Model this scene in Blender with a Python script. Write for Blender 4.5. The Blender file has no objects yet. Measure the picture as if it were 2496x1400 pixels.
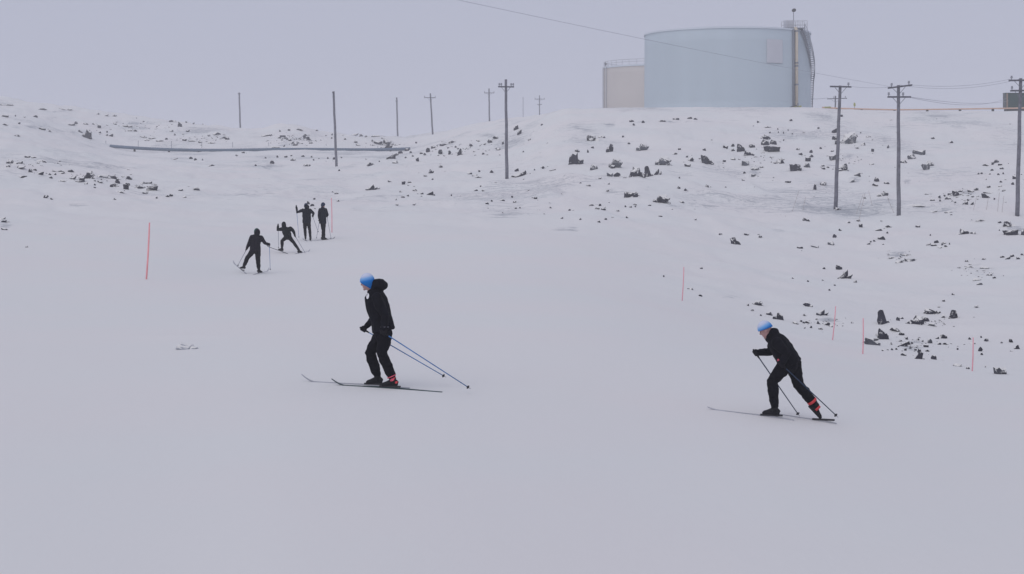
import bpy, bmesh, math, random
import numpy as np
from mathutils import Vector, Matrix, noise as mnoise

# ------------------------------------------------------------------ camera
F, CX, HY, EYE = 3700.0, 1248.0, 420.0, 3.5      # focal length in photo pixels, centre column, horizon row, eye height
scene = bpy.context.scene
col = scene.collection
cam_d = bpy.data.cameras.new('camera'); cam = bpy.data.objects.new('camera', cam_d); col.objects.link(cam)
cam_d.sensor_width = 36.0; cam_d.lens = F / 2496.0 * 36.0
cam_d.shift_y = -(700.0 - HY) / 2496.0
cam_d.clip_start = 0.1; cam_d.clip_end = 6000
cam.location = (0, 0, EYE); cam.rotation_euler = (math.radians(90), 0, 0)
scene.camera = cam
# ------------------------------------------------------------------ sky (even overcast) and weak, very soft sun
SUN_EL, SUN_AZ = 42.0, -145.0
world = bpy.data.worlds.new('World'); scene.world = world; world.use_nodes = True
wn, wl = world.node_tree.nodes, world.node_tree.links
bg = wn['Background']; bg.inputs['Strength'].default_value = 0.1
sk = wn.new('ShaderNodeTexSky'); sk.sky_type = 'NISHITA'; sk.sun_disc = False
sk.sun_elevation = math.radians(SUN_EL); sk.sun_rotation = math.radians(SUN_AZ); sk.dust_density = 4.0
wmix = wn.new('ShaderNodeMix'); wmix.data_type = 'RGBA'; wmix.inputs[0].default_value = 0.965
wl.new(sk.outputs[0], wmix.inputs[6]); wmix.inputs[7].default_value = (4.54, 4.73, 5.86, 1)
wl.new(wmix.outputs[2], bg.inputs['Color'])
sun_d = bpy.data.lights.new('sun', 'SUN'); sun_d.energy = 0.85; sun_d.angle = math.radians(60); sun_d.color = (1.0, 0.96, 0.92)
sun = bpy.data.objects.new('sun', sun_d); col.objects.link(sun)
_az, _el = math.radians(SUN_AZ), math.radians(SUN_EL)
_to = Vector((math.sin(_az) * math.cos(_el), math.cos(_az) * math.cos(_el), math.sin(_el)))
sun.rotation_euler = _to.to_track_quat('Z', 'Y').to_euler(); sun.location = (0, 0, 80)
vs = scene.view_settings
vs.view_transform = 'Standard'; vs.look = 'None'; vs.exposure = 0.0; vs.gamma = 1.0
cy = scene.cycles
cy.use_denoising = True; cy.max_bounces = 6; cy.diffuse_bounces = 4; cy.volume_bounces = 3; cy.use_adaptive_sampling = True
cy.caustics_reflective = False; cy.caustics_refractive = False

random.seed(7)
rng = np.random.default_rng(11)

# ------------------------------------------------------------------ materials
def mat(name, c, rough=0.7, var=0.0, vscale=5.0, metal=0.0, bump=0.0, bscale=40.0, sheen=0.0, stretch=None):
    m = bpy.data.materials.new(name); m.use_nodes = True
    n, l = m.node_tree.nodes, m.node_tree.links
    b = n['Principled BSDF']
    b.inputs['Base Color'].default_value = (*c, 1); b.inputs['Roughness'].default_value = rough; b.inputs['Metallic'].default_value = metal
    b.inputs['Specular IOR Level'].default_value = 0.12 if 'cloth' in name or 'glove' in name else 0.3
    if sheen: b.inputs['Sheen Weight'].default_value = sheen
    tc = n.new('ShaderNodeTexCoord')
    if var:
        t = n.new('ShaderNodeTexNoise'); t.inputs['Scale'].default_value = vscale; t.inputs['Detail'].default_value = 5
        if stretch:
            sm = n.new('ShaderNodeMapping'); sm.inputs['Scale'].default_value = stretch; l.new(tc.outputs['Object'], sm.inputs['Vector']); l.new(sm.outputs[0], t.inputs['Vector'])
        else: l.new(tc.outputs['Object'], t.inputs['Vector'])
        r = n.new('ShaderNodeValToRGB')
        r.color_ramp.elements[0].position = 0.3; r.color_ramp.elements[1].position = 0.7
        r.color_ramp.elements[0].color = (*[max(0, x * (1 - var)) for x in c], 1)
        r.color_ramp.elements[1].color = (*[min(1, x * (1 + var)) for x in c], 1)
        l.new(t.outputs['Fac'], r.inputs['Fac']); l.new(r.outputs['Color'], b.inputs['Base Color'])
    if bump:
        t2 = n.new('ShaderNodeTexNoise'); t2.inputs['Scale'].default_value = bscale; t2.inputs['Detail'].default_value = 4
        l.new(tc.outputs['Object'], t2.inputs['Vector'])
        bp = n.new('ShaderNodeBump'); bp.inputs['Strength'].default_value = bump; bp.inputs['Distance'].default_value = 0.02
        l.new(t2.outputs['Fac'], bp.inputs['Height']); l.new(bp.outputs['Normal'], b.inputs['Normal'])
    return m

SNOW = (0.775, 0.768, 0.752)
def snow_material():
    m = bpy.data.materials.new('snow_cover'); m.use_nodes = True
    n, l = m.node_tree.nodes, m.node_tree.links
    b = n['Principled BSDF']; b.inputs['Roughness'].default_value = 0.85; b.inputs['Specular IOR Level'].default_value = 0.15
    geo = n.new('ShaderNodeNewGeometry')
    # wind-scoured grey ice and gravel under thin snow, plus painted drift and lip shading
    at = n.new('ShaderNodeAttribute'); at.attribute_name = 'scour_shade'
    mp = n.new('ShaderNodeMapping'); mp.inputs['Scale'].default_value = (0.55, 0.40, 1.4); mp.inputs['Rotation'].default_value = (0, 0, 0.25)
    l.new(geo.outputs['Position'], mp.inputs['Vector'])
    nz = n.new('ShaderNodeTexNoise'); nz.inputs['Scale'].default_value = 4.2; nz.inputs['Detail'].default_value = 7; nz.inputs['Roughness'].default_value = 0.72
    l.new(mp.outputs[0], nz.inputs['Vector'])
    ma = n.new('ShaderNodeMath'); ma.operation = 'MULTIPLY_ADD'; ma.inputs[1].default_value = 0.55; ma.inputs[2].default_value = -0.55
    l.new(at.outputs['Fac'], ma.inputs[0])
    ad = n.new('ShaderNodeMath'); ad.operation = 'ADD'; l.new(ma.outputs[0], ad.inputs[1])
    mps = n.new('ShaderNodeMapping'); mps.inputs['Scale'].default_value = (0.16, 1.1, 1.3); mps.inputs['Rotation'].default_value = (0, 0, 0.12)
    l.new(geo.outputs['Position'], mps.inputs['Vector'])
    nzs = n.new('ShaderNodeTexNoise'); nzs.inputs['Scale'].default_value = 1.6; nzs.inputs['Detail'].default_value = 6; nzs.inputs['Roughness'].default_value = 0.62  # long streaks: wind scour, and drift shading painted into the snow colour
    l.new(mps.outputs[0], nzs.inputs['Vector'])
    mxx = n.new('ShaderNodeMath'); mxx.operation = 'MAXIMUM'; l.new(nz.outputs['Fac'], mxx.inputs[0]); l.new(nzs.outputs['Fac'], mxx.inputs[1])
    l.new(mxx.outputs[0], ad.inputs[0])
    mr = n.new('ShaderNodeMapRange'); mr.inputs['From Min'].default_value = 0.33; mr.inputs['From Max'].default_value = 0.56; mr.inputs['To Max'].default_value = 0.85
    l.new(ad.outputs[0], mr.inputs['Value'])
    # very faint large-scale tint: older wind-packed snow against fresh drift
    n2 = n.new('ShaderNodeTexNoise'); n2.inputs['Scale'].default_value = 0.12; n2.inputs['Detail'].default_value = 3
    l.new(geo.outputs['Position'], n2.inputs['Vector'])
    rp = n.new('ShaderNodeValToRGB')
    rp.color_ramp.elements[0].position = 0.35; rp.color_ramp.elements[1].position = 0.65
    rp.color_ramp.elements[0].color = (SNOW[0] * .985, SNOW[1] * 1.0, SNOW[2] * 1.01, 1)
    rp.color_ramp.elements[1].color = (SNOW[0] * 1.01, SNOW[1] * .99, SNOW[2] * 1.0, 1)
    l.new(n2.outputs['Fac'], rp.inputs['Fac'])
    mx = n.new('ShaderNodeMix'); mx.data_type = 'RGBA'
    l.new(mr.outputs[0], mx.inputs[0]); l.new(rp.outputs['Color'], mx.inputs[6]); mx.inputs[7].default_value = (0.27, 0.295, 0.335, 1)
    l.new(mx.outputs[2], b.inputs['Base Color'])
    n3 = n.new('ShaderNodeTexNoise'); n3.inputs['Scale'].default_value = 1.3; n3.inputs['Detail'].default_value = 8; n3.inputs['Roughness'].default_value = 0.6
    mp3 = n.new('ShaderNodeMapping'); mp3.inputs['Scale'].default_value = (1.0, 0.35, 1); l.new(geo.outputs['Position'], mp3.inputs['Vector']); l.new(mp3.outputs[0], n3.inputs['Vector'])
    bp = n.new('ShaderNodeBump'); bp.inputs['Strength'].default_value = 0.30; bp.inputs['Distance'].default_value = 0.05
    l.new(n3.outputs['Fac'], bp.inputs['Height']); l.new(bp.outputs['Normal'], b.inputs['Normal'])
    return m

def rock_material(name, c, snow_lo, snow_hi):
    m = bpy.data.materials.new(name); m.use_nodes = True
    n, l = m.node_tree.nodes, m.node_tree.links
    b = n['Principled BSDF']; b.inputs['Roughness'].default_value = 0.85; b.inputs['Specular IOR Level'].default_value = 0.2
    geo = n.new('ShaderNodeNewGeometry')
    nz = n.new('ShaderNodeTexNoise'); nz.inputs['Scale'].default_value = 2.5; nz.inputs['Detail'].default_value = 6
    l.new(geo.outputs['Position'], nz.inputs['Vector'])
    rp = n.new('ShaderNodeValToRGB'); rp.color_ramp.elements[0].position = 0.3; rp.color_ramp.elements[1].position = 0.72
    rp.color_ramp.elements[0].color = (*[x * .6 for x in c], 1); rp.color_ramp.elements[1].color = (*[x * 1.6 for x in c], 1)
    l.new(nz.outputs['Fac'], rp.inputs['Fac'])
    # snow lying on the upward faces
    sp = n.new('ShaderNodeSeparateXYZ'); l.new(geo.outputs['Normal'], sp.inputs[0])
    n2 = n.new('ShaderNodeTexNoise'); n2.inputs['Scale'].default_value = 5.0; n2.inputs['Detail'].default_value = 5
    l.new(geo.outputs['Position'], n2.inputs['Vector'])
    ad = n.new('ShaderNodeMath'); ad.operation = 'MULTIPLY_ADD'; ad.inputs[1].default_value = 1.25; l.new(n2.outputs['Fac'], ad.inputs[0]); l.new(sp.outputs['Z'], ad.inputs[2])
    mr = n.new('ShaderNodeMapRange'); mr.inputs['From Min'].default_value = snow_lo; mr.inputs['From Max'].default_value = snow_hi
    l.new(ad.outputs[0], mr.inputs['Value'])
    mx = n.new('ShaderNodeMix'); mx.data_type = 'RGBA'
    l.new(mr.outputs[0], mx.inputs[0]); l.new(rp.outputs['Color'], mx.inputs[6]); mx.inputs[7].default_value = (*SNOW, 1)
    l.new(mx.outputs[2], b.inputs['Base Color'])
    n3 = n.new('ShaderNodeTexNoise'); n3.inputs['Scale'].default_value = 7.0; n3.inputs['Detail'].default_value = 6; l.new(geo.outputs['Position'], n3.inputs['Vector'])
    bp = n.new('ShaderNodeBump'); bp.inputs['Strength'].default_value = 0.6; bp.inputs['Distance'].default_value = 0.08
    l.new(n3.outputs['Fac'], bp.inputs['Height']); l.new(bp.outputs['Normal'], b.inputs['Normal'])
    return m

M = dict(
    snow=snow_material(),
    rock=rock_material('dark_gneiss', (0.034, 0.034, 0.048), 1.0, 1.2),
    rock_frost=rock_material('frosted_gneiss', (0.30, 0.315, 0.355), 0.9, 1.2),
    rock_snowy=rock_material('snow_dusted_gneiss', (0.075, 0.08, 0.097), 0.78, 1.12),
    wood=mat('weathered_pole_wood', (0.155, 0.155, 0.185), 0.9, 0.3, 3.0, bump=0.4),
    arm=mat('crossarm_wood', (0.10, 0.10, 0.125), 0.9, 0.3, 4.0),
    insul=mat('insulator_porcelain', (0.26, 0.27, 0.31), 0.4),
    wire=mat('cable', (0.30, 0.31, 0.36), 0.6),
    tank=mat('pale_blue_tank_paint', (0.465, 0.54, 0.60), 0.6, 0.03, 0.3, stretch=(1, 1, .15)),
    tank_roof=mat('tank_roof_paint', (0.56, 0.61, 0.67), 0.6, 0.04, 0.2),
    tank2=mat('cream_tank_paint', (0.56, 0.525, 0.505), 0.6, 0.05, 0.15),
    panel=mat('pale_panel', (0.53, 0.54, 0.585), 0.6, 0.03, 0.5),
    steel=mat('galvanised_steel', (0.16, 0.175, 0.21), 0.55, 0.15, 2.0),
    steel_mid=mat('painted_stair_steel', (0.24, 0.26, 0.30), 0.6, 0.15, 2.0),
    steel_pale=mat('pale_railing_steel', (0.45, 0.46, 0.49), 0.5, 0.1, 2.0),
    cream_pipe=mat('cream_pipe_paint', (0.55, 0.48, 0.38), 0.55, 0.08, 1.0),
    dark=mat('dark_fixture', (0.03, 0.03, 0.035), 0.6),
    orange=mat('orange_pipe_paint', (0.60, 0.40, 0.30), 0.6, 0.1, 1.0),
    yellow=mat('yellow_green_paint', (0.36, 0.37, 0.13), 0.6, 0.1, 3.0),
    green=mat('dark_green_cladding', (0.004, 0.040, 0.034), 0.6, 0.15, 1.0),
    tan=mat('tan_trim', (0.28, 0.20, 0.155), 0.7, 0.1, 2.0),
    greywall=mat('grey_end_wall', (0.08, 0.09, 0.10), 0.7, 0.1, 1.0),
    pipe=mat('dark_pipe_jacket', (0.105, 0.145, 0.21), 0.6, 0.15, 0.4),
    pink=mat('pink_bamboo', (0.88, 0.36, 0.38), 0.6, 0.15, 3.0),
    pale_pink=mat('weathered_pink_bamboo', (0.80, 0.36, 0.42), 0.6, 0.1, 3.0),
    stake=mat('bare_bamboo', (0.42, 0.38, 0.36), 0.8, 0.1, 3.0),
    fence=mat('grey_stake', (0.25, 0.26, 0.30), 0.8),
    jacket=mat('black_jacket_cloth', (0.0045, 0.0045, 0.009), 0.8, 0.3, 6.0, bump=0.25, bscale=18),
    trousers=mat('black_trouser_cloth', (0.004, 0.004, 0.008), 0.85, 0.25, 6.0, bump=0.2, bscale=22),
    navy=mat('navy_jacket_cloth', (0.004, 0.0055, 0.014), 0.8, 0.2, 6.0, bump=0.2),
    green_black=mat('green_black_jacket_cloth', (0.004, 0.007, 0.010), 0.8, 0.2, 6.0, bump=0.2),
    plum=mat('plum_black_jacket_cloth', (0.006, 0.0045, 0.011), 0.8, 0.2, 6.0, bump=0.2),
    skin=mat('skin', (0.40, 0.235, 0.225), 0.55, 0.08, 20.0),
    glove=mat('black_glove', (0.010, 0.010, 0.014), 0.7, 0.2, 20.0),
    boot=mat('black_boot', (0.006, 0.006, 0.009), 0.75, 0.2, 12.0),
    red=mat('red_boot_trim', (0.62, 0.05, 0.06), 0.5, 0.1, 12.0),
    pinkred=mat('pink_red_boot_trim', (0.72, 0.10, 0.16), 0.5, 0.3, 30.0),
    white=mat('white_print', (0.75, 0.75, 0.78), 0.6),
    reflect=mat('grey_reflective_tape', (0.14, 0.14, 0.17), 0.4),
    bluepole=mat('blue_pole_shaft', (0.06, 0.18, 0.44), 0.35, 0.2, 4.0),
    darkpole=mat('blue_black_pole_shaft', (0.016, 0.034, 0.075), 0.45, 0.2, 4.0),
    greypole=mat('grey_pole_shaft', (0.16, 0.18, 0.26), 0.4, 0.1, 4.0),
    ski=mat('dark_ski', (0.035, 0.04, 0.05), 0.35, 0.5, 2.0),
    ski_pale=mat('frosted_ski', (0.38, 0.39, 0.43), 0.5, 0.3, 2.0),
    ski_teal=mat('teal_ski', (0.02, 0.045, 0.05), 0.35, 0.5, 2.0),
    eye=mat('eye', (0.02, 0.02, 0.025), 0.2),
    greenhat=mat('dark_green_knit', (0.02, 0.085, 0.07), 0.9, 0.3, 30.0),
    navyhat=mat('navy_knit', (0.012, 0.025, 0.065), 0.9, 0.3, 30.0),
    blackhat=mat('black_knit', (0.012, 0.014, 0.018), 0.9, 0.3, 30.0),
)
def hat_material():
    m = bpy.data.materials.new('blue_to_white_knit'); m.use_nodes = True
    n, l = m.node_tree.nodes, m.node_tree.links
    b = n['Principled BSDF']; b.inputs['Roughness'].default_value = 0.95; b.inputs['Specular IOR Level'].default_value = 0.08
    tc = n.new('ShaderNodeTexCoord'); kn = n.new('ShaderNodeTexNoise'); kn.inputs['Scale'].default_value = 90; l.new(tc.outputs['Object'], kn.inputs['Vector'])
    bp = n.new('ShaderNodeBump'); bp.inputs['Strength'].default_value = 0.6; bp.inputs['Distance'].default_value = 0.01; l.new(kn.outputs['Fac'], bp.inputs['Height']); l.new(bp.outputs['Normal'], b.inputs['Normal'])
    at = n.new('ShaderNodeAttribute'); at.attribute_name = 'fade'
    rp = n.new('ShaderNodeValToRGB')
    e = rp.color_ramp.elements
    e[0].position = 0.0; e[0].color = (0.014, 0.14, 0.44, 1)
    e[1].position = 1.0; e[1].color = (0.62, 0.66, 0.80, 1)
    k = rp.color_ramp.elements.new(0.27); k.color = (0.020, 0.18, 0.55, 1)
    k = rp.color_ramp.elements.new(0.56); k.color = (0.20, 0.42, 0.76, 1)
    k = rp.color_ramp.elements.new(0.80); k.color = (0.55, 0.60, 0.76, 1)
    l.new(at.outputs['Fac'], rp.inputs['Fac']); l.new(rp.outputs['Color'], b.inputs['Base Color'])
    return m
M['bluehat'] = hat_material()

# ------------------------------------------------------------------ object helpers
def tag(o, label=None, cat=None, group=None, kind=None):
    if label: o['label'] = label
    if cat: o['category'] = cat
    if group: o['group'] = group
    if kind: o['kind'] = kind
    return o
def thing(name, loc, label, cat, group=None):
    o = bpy.data.objects.new(name, None); col.objects.link(o); o.location = loc; o.empty_display_size = 0.2
    return tag(o, label, cat, group)
def origin_of(o):
    p = Vector((0, 0, 0))
    while o is not None:
        p = p + o.location; o = o.parent
    return p
def link(me, name, m, parent=None, smooth=False):
    o = bpy.data.objects.new(name, me); col.objects.link(o)
    if m is not None and not me.materials: me.materials.append(m)
    if smooth: me.polygons.foreach_set('use_smooth', [True] * len(me.polygons))
    if parent is not None: o.parent = parent
    return o
class MB:
    """collects shapes given in world coordinates; build() makes ONE mesh object of them"""
    def __init__(s): s.v = []; s.f = []
    def add(s, v, f):
        k = len(s.v); s.v += [tuple(x) for x in v]; s.f += [tuple(i + k for i in q) for q in f]; return s
    def loft(s, pts, ra, rb=None, lat=None, n=12, cap=True, dome=False):
        pts = [Vector(p) for p in pts]
        N = len(pts)
        if not hasattr(ra, '__len__'): ra = [ra] * N
        if rb is None: rb = ra
        if not hasattr(rb, '__len__'): rb = [rb] * N
        pts, ra, rb = list(pts), list(ra), list(rb)
        if dome:
            t0 = (pts[0] - pts[1]).normalized(); t1 = (pts[-1] - pts[-2]).normalized()
            A0, B0, A1, B1, p0, p1 = ra[0], rb[0], ra[-1], rb[-1], pts[0], pts[-1]
            for q, w in ((0.5, 0.866), (0.87, 0.5), (0.98, 0.18)):
                pts.insert(0, p0 + t0 * min(A0, B0) * q); ra.insert(0, A0 * w); rb.insert(0, B0 * w)
                pts.append(p1 + t1 * min(A1, B1) * q); ra.append(A1 * w); rb.append(B1 * w)
            N = len(pts)
        V, Fc = [], []
        prev = Vector(lat) if lat is not None else None
        for i in range(N):
            t = (pts[min(i + 1, N - 1)] - pts[max(i - 1, 0)])
            if t.length < 1e-9: t = Vector((0, 0, 1))
            t.normalize()
            if prev is None:
                prev = Vector((1, 0, 0)) if abs(t.x) < 0.9 else Vector((0, 1, 0))
            u = prev - t * prev.dot(t)
            if u.length < 1e-6: u = t.orthogonal()
            u.normalize(); w = t.cross(u)
            if lat is None: prev = u
            for k in range(n):
                a = 2 * math.pi * k / n
                V.append(pts[i] + u * (ra[i] * math.cos(a)) + w * (rb[i] * math.sin(a)))
        for i in range(N - 1):
            for k in range(n):
                k2 = (k + 1) % n
                Fc.append((i * n + k, i * n + k2, (i + 1) * n + k2, (i + 1) * n + k))
        if cap:
            Fc.append(tuple(range(n - 1, -1, -1))); Fc.append(tuple((N - 1) * n + k for k in range(n)))
        return s.add(V, Fc)
    def ell(s, c, ax, ay, az, n=14, m=9):
        """ellipsoid with axis vectors ax, ay, az"""
        c, ax, ay, az = Vector(c), Vector(ax), Vector(ay), Vector(az)
        V = [c - az]; Fc = []
        for i in range(1, m):
            p = -math.pi / 2 + math.pi * i / m
            for k in range(n):
                a = 2 * math.pi * k / n
                V.append(c + ax * (math.cos(p) * math.cos(a)) + ay * (math.cos(p) * math.sin(a)) + az * math.sin(p))
        V.append(c + az)
        for k in range(n): Fc.append((0, 1 + (k + 1) % n, 1 + k))
        for i in range(m - 2):
            for k in range(n):
                a = 1 + i * n + k; b = 1 + i * n + (k + 1) % n
                Fc.append((a, b, b + n, a + n))
        L = len(V) - 1
        for k in range(n): Fc.append((L, 1 + (m - 2) * n + k, 1 + (m - 2) * n + (k + 1) % n))
        return s.add(V, Fc)
    def box(s, c, hx, hy, hz):
        """box with half-axis vectors"""
        c, hx, hy, hz = Vector(c), Vector(hx), Vector(hy), Vector(hz)
        V = [c + hx * a + hy * b + hz * d for d in (-1, 1) for b in (-1, 1) for a in (-1, 1)]
        return s.add(V, [(0, 2, 3, 1), (4, 5, 7, 6), (0, 1, 5, 4), (2, 6, 7, 3), (0, 4, 6, 2), (1, 3, 7, 5)])
    def build(s, name, m, parent=None, smooth=False):
        o3 = origin_of(parent) if parent is not None else Vector((0, 0, 0))
        me = bpy.data.meshes.new(name); me.from_pydata([(x - o3.x, y - o3.y, z - o3.z) for x, y, z in s.v], [], s.f); me.update()
        return link(me, name, m, parent, smooth)
    def build_thing(s, name, m, loc, smooth=False):
        """a top-level mesh whose origin is at loc"""
        me = bpy.data.meshes.new(name); me.from_pydata([(x - loc[0], y - loc[1], z - loc[2]) for x, y, z in s.v], [], s.f); me.update()
        o = link(me, name, m, None, smooth); o.location = loc; return o

JOBS = []
def fuse(mb, name, m, parent, voxel=0.012, smooth_it=3, fold=0.0, fscale=9.0, stretch=(1, 1, 1)):
    """union of overlapping closed shapes as one continuous skin (evaluated together in finish_fuse)"""
    o3 = origin_of(parent)
    me = bpy.data.meshes.new(name); me.from_pydata([(x - o3.x, y - o3.y, z - o3.z) for x, y, z in mb.v], [], mb.f); me.update()
    bm = bmesh.new(); bm.from_mesh(me); bmesh.ops.recalc_face_normals(bm, faces=bm.faces); bm.to_mesh(me); bm.free()
    t = link(me, name, m, parent)
    r = t.modifiers.new('r', 'REMESH'); r.mode = 'VOXEL'; r.voxel_size = voxel
    sm = t.modifiers.new('s', 'SMOOTH'); sm.factor = 0.5; sm.iterations = smooth_it
    JOBS.append((t, m, fold, fscale, stretch)); return t
def finish_fuse():
    dg = bpy.context.evaluated_depsgraph_get()
    done = [bpy.data.meshes.new_from_object(j[0].evaluated_get(dg)) for j in JOBS]
    for (t, m, fold, fscale, stretch), new in zip(JOBS, done):
        t.modifiers.clear(); old = t.data; new.name = t.name; t.data = new; bpy.data.meshes.remove(old)
        new.materials.clear(); new.materials.append(m)
        new.polygons.foreach_set('use_smooth', [True] * len(new.polygons))
        if fold:
            seed = Vector((random.uniform(0, 50), random.uniform(0, 50), random.uniform(0, 50)))
            nrm = [v.normal.copy() for v in new.vertices]
            for v, nv in zip(new.vertices, nrm):
                q = Vector((v.co.x * stretch[0], v.co.y * stretch[1], v.co.z * stretch[2])) * fscale + seed
                v.co += nv * (fold * (mnoise.noise(q) + 0.5 * mnoise.noise(q * 2.3)))
    JOBS.clear()

# ------------------------------------------------------------------ terrain
PX = [-4200, -900, 0, 350, 585, 700, 960, 1234, 1400, 1600, 1900, 2200, 2500, 3300, 6700]
DR = [1.5, 13, 18, 24, 32, 42, 57, 75, 100, 125, 150, 175, 200, 230, 260, 300, 350, 450, 900, 3000]
TZ = {   # ground height relative to the eye at each distance, column by column
 -4200:[-3.4,-3.4,-3.3,-3.2,-3.0,-2.6,-1.8,-.6,1.4,3.4,5.2,7,9,11.5,14,17,20,19,16,10],
 -900: [-3.4,-3.4,-3.4,-3.4,-3.3,-3.1,-2.6,-1.7,-.2,1.6,3.2,4.8,6.4,9,11.6,15,18.6,18,15,10],
 0:    [-3.4,-3.4,-3.4,-3.42,-3.45,-3.45,-3.2,-2.6,-1.6,-.1,1.2,2.8,4.4,6.8,9.2,12.6,16.3,15.5,13,9],
 350:  [-3.4,-3.4,-3.4,-3.4,-3.45,-3.5,-3.42,-3.0,-2.3,-1.5,-.6,.3,1.1,2.2,3.35,7.4,12.2,11.5,10,8],
 585:  [-3.35,-3.35,-3.35,-3.35,-3.4,-3.55,-3.72,-3.3,-2.5,-1.8,-1,-.3,.5,1.9,3.4,6.8,9.9,9.3,8,6],
 700:  [-3.3,-3.3,-3.3,-3.3,-3.38,-3.55,-3.76,-3.36,-2.6,-1.9,-1.1,-.4,.3,1.8,3.5,6.8,8.9,8.2,7,5],
 960:  [-3.3,-3.3,-3.3,-3.33,-3.4,-3.5,-3.7,-3.4,-2.8,-2,-1.1,0,1.1,2.3,3.5,5.4,7.2,7,6,5],
 1234: [-3.35,-3.35,-3.38,-3.4,-3.45,-3.55,-3.7,-3.5,-2.9,-2.1,-1.15,.9,3.1,6,8.3,10.1,11,11,9,6],
 1400: [-3.4,-3.4,-3.42,-3.46,-3.5,-3.65,-3.95,-3.75,-2.9,-1.7,.2,3,6,9.5,10.3,10.8,11,11,9,6],
 1600: [-3.45,-3.45,-3.5,-3.55,-3.7,-3.95,-4.5,-4.5,-3.4,-1.9,.2,2.9,6.1,9.75,10.4,10.8,11,11,9,6],
 1900: [-3.5,-3.5,-3.58,-3.7,-4.1,-4.75,-5.5,-5.5,-4.5,-3.1,-.9,2,5.4,9.8,10.4,10.8,11,11,9,6],
 2200: [-3.55,-3.55,-3.7,-4,-4.6,-5.35,-6,-5.95,-4.9,-3.4,-1.3,1.6,5,9.2,10.1,10.6,11,11,9,6],
 2500: [-3.6,-3.6,-3.8,-4.15,-4.8,-5.6,-6.1,-5.85,-4.7,-2.85,-.8,1.9,5,9.2,10.1,10.6,11,11,9,6],
 3300: [-3.6,-3.6,-3.8,-4.2,-4.8,-5.5,-5.9,-5.5,-4.2,-2.3,-.2,2.4,5.3,9.2,10.1,10.6,11,11,9,6],
 6700: [-3.6,-3.6,-3.8,-4.1,-4.5,-5,-5,-4.4,-3,-1,1.2,3.6,6,9.2,10.1,10.6,11,11,9,6]}
def pchip(x, y, xq):
    """monotone cubic through columns of y (len(x), m) at xq"""
    x = np.asarray(x, float); y = np.asarray(y, float)
    h = np.diff(x)[:, None]; d = np.diff(y, axis=0) / h
    g = np.zeros_like(y)
    same = d[:-1] * d[1:] > 0
    w1 = 2 * h[1:] + h[:-1]; w2 = h[1:] + 2 * h[:-1]
    with np.errstate(divide='ignore', invalid='ignore'):
        hm = (w1 + w2) / (w1 / d[:-1] + w2 / d[1:])
    g[1:-1] = np.where(same, hm, 0); g[0] = d[0]; g[-1] = d[-1]
    i = np.clip(np.searchsorted(x, xq) - 1, 0, len(x) - 2)
    t = ((xq - x[i]) / (x[i + 1] - x[i]))[:, None]; H = (x[i + 1] - x[i])[:, None]
    return ((1 + 2 * t) * (1 - t) ** 2) * y[i] + t * (1 - t) ** 2 * H * g[i] + t * t * (3 - 2 * t) * y[i + 1] + t * t * (t - 1) * H * g[i + 1]
def vnoise(x, y, seed):
    xi = np.floor(x).astype(np.int64); yi = np.floor(y).astype(np.int64)
    fx = x - xi; fy = y - yi; fx = fx * fx * fx * (fx * (fx * 6 - 15) + 10); fy = fy * fy * fy * (fy * (fy * 6 - 15) + 10)
    def h(a, b):
        n = (a * 374761393 + b * 668265263 + seed * 1274126177) & 0x7fffffff
        n = ((n ^ (n >> 13)) * 1274126177) & 0x7fffffff
        return ((n ^ (n >> 16)) & 0xffff) / 65535.0 * 2 - 1
    a = h(xi, yi); b = h(xi + 1, yi); c = h(xi, yi + 1); d = h(xi + 1, yi + 1)
    return (a * (1 - fx) + b * fx) * (1 - fy) + (c * (1 - fx) + d * fx) * fy
def fbm(x, y, seed, o=4):
    r = 0; a = 1; t = 0
    for k in range(o):
        r = r + a * vnoise(x, y, seed + k * 17); t += a; a *= 0.5; x = x * 2.03 + 5.1; y = y * 2.03 + 9.7
    return r / t
def sstep(a, b, x):
    t = np.clip((x - a) / (b - a), 0, 1); return t * t * (3 - 2 * t)
gD = np.concatenate([np.geomspace(1.5, 420, 600), np.geomspace(440, 3000, 36)])
gP = np.concatenate([np.arange(-4200, -400, 80.), np.arange(-400, 2900, 6.5), np.arange(2900, 6701, 80.)])
tab = np.array([TZ[p] for p in PX]).T
zz = pchip(np.log(DR), tab, np.log(gD))
zz = pchip(PX, zz.T, gP).T                                   # (rows, cols)
DD, PP = np.meshgrid(gD, gP, indexing='ij')
XX = (PP - CX) / F * DD
hill = sstep(62, 125, DD)
side = sstep(1480, 1800, PP) * sstep(36, 58, DD)
rough = np.maximum(hill, 0.55 * side)
lefthill = sstep(500, 100, PP) * sstep(60, 100, DD)
zz = zz + 0.018 * fbm(XX / 3.2, DD / 4.5, 3) * (1 - rough) + 0.05 * fbm(XX / 14, DD / 16, 5)
ridg = 1 - np.abs(fbm(XX / 7.5 + DD / 40, DD / 10 - XX / 30, 21, 5)) * 2
_c2 = np.exp(-((DD - 250) / 24) ** 2) * sstep(1150, 1000, PP) * sstep(150, 260, PP); _c3 = sstep(205, 222, DD) * sstep(1350, 1450, PP)
zz = zz + rough * (1 - .9 * np.maximum(_c2, .8 * _c3)) * (0.34 * fbm(XX / 8, DD / 11, 31, 5) + 0.30 * ridg * sstep(0.2, 0.8, ridg) + 0.13 * fbm(XX / 1.9, DD / 2.6, 41, 3))
calm = np.exp(-((DD - 252) / 22) ** 2) * sstep(1150, 1000, PP) * sstep(150, 260, PP)
zz = zz + (1 - calm) * sstep(150, 300, DD) * sstep(1250, 900, PP) * (0.9 * fbm(XX / 20, DD / 24, 51, 4) + 0.35 * np.abs(fbm(XX / 6, DD / 8, 61, 4)))
ledge = np.tanh(5 * fbm(XX / 11 + DD / 35, DD / 8, 101, 4))
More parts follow.
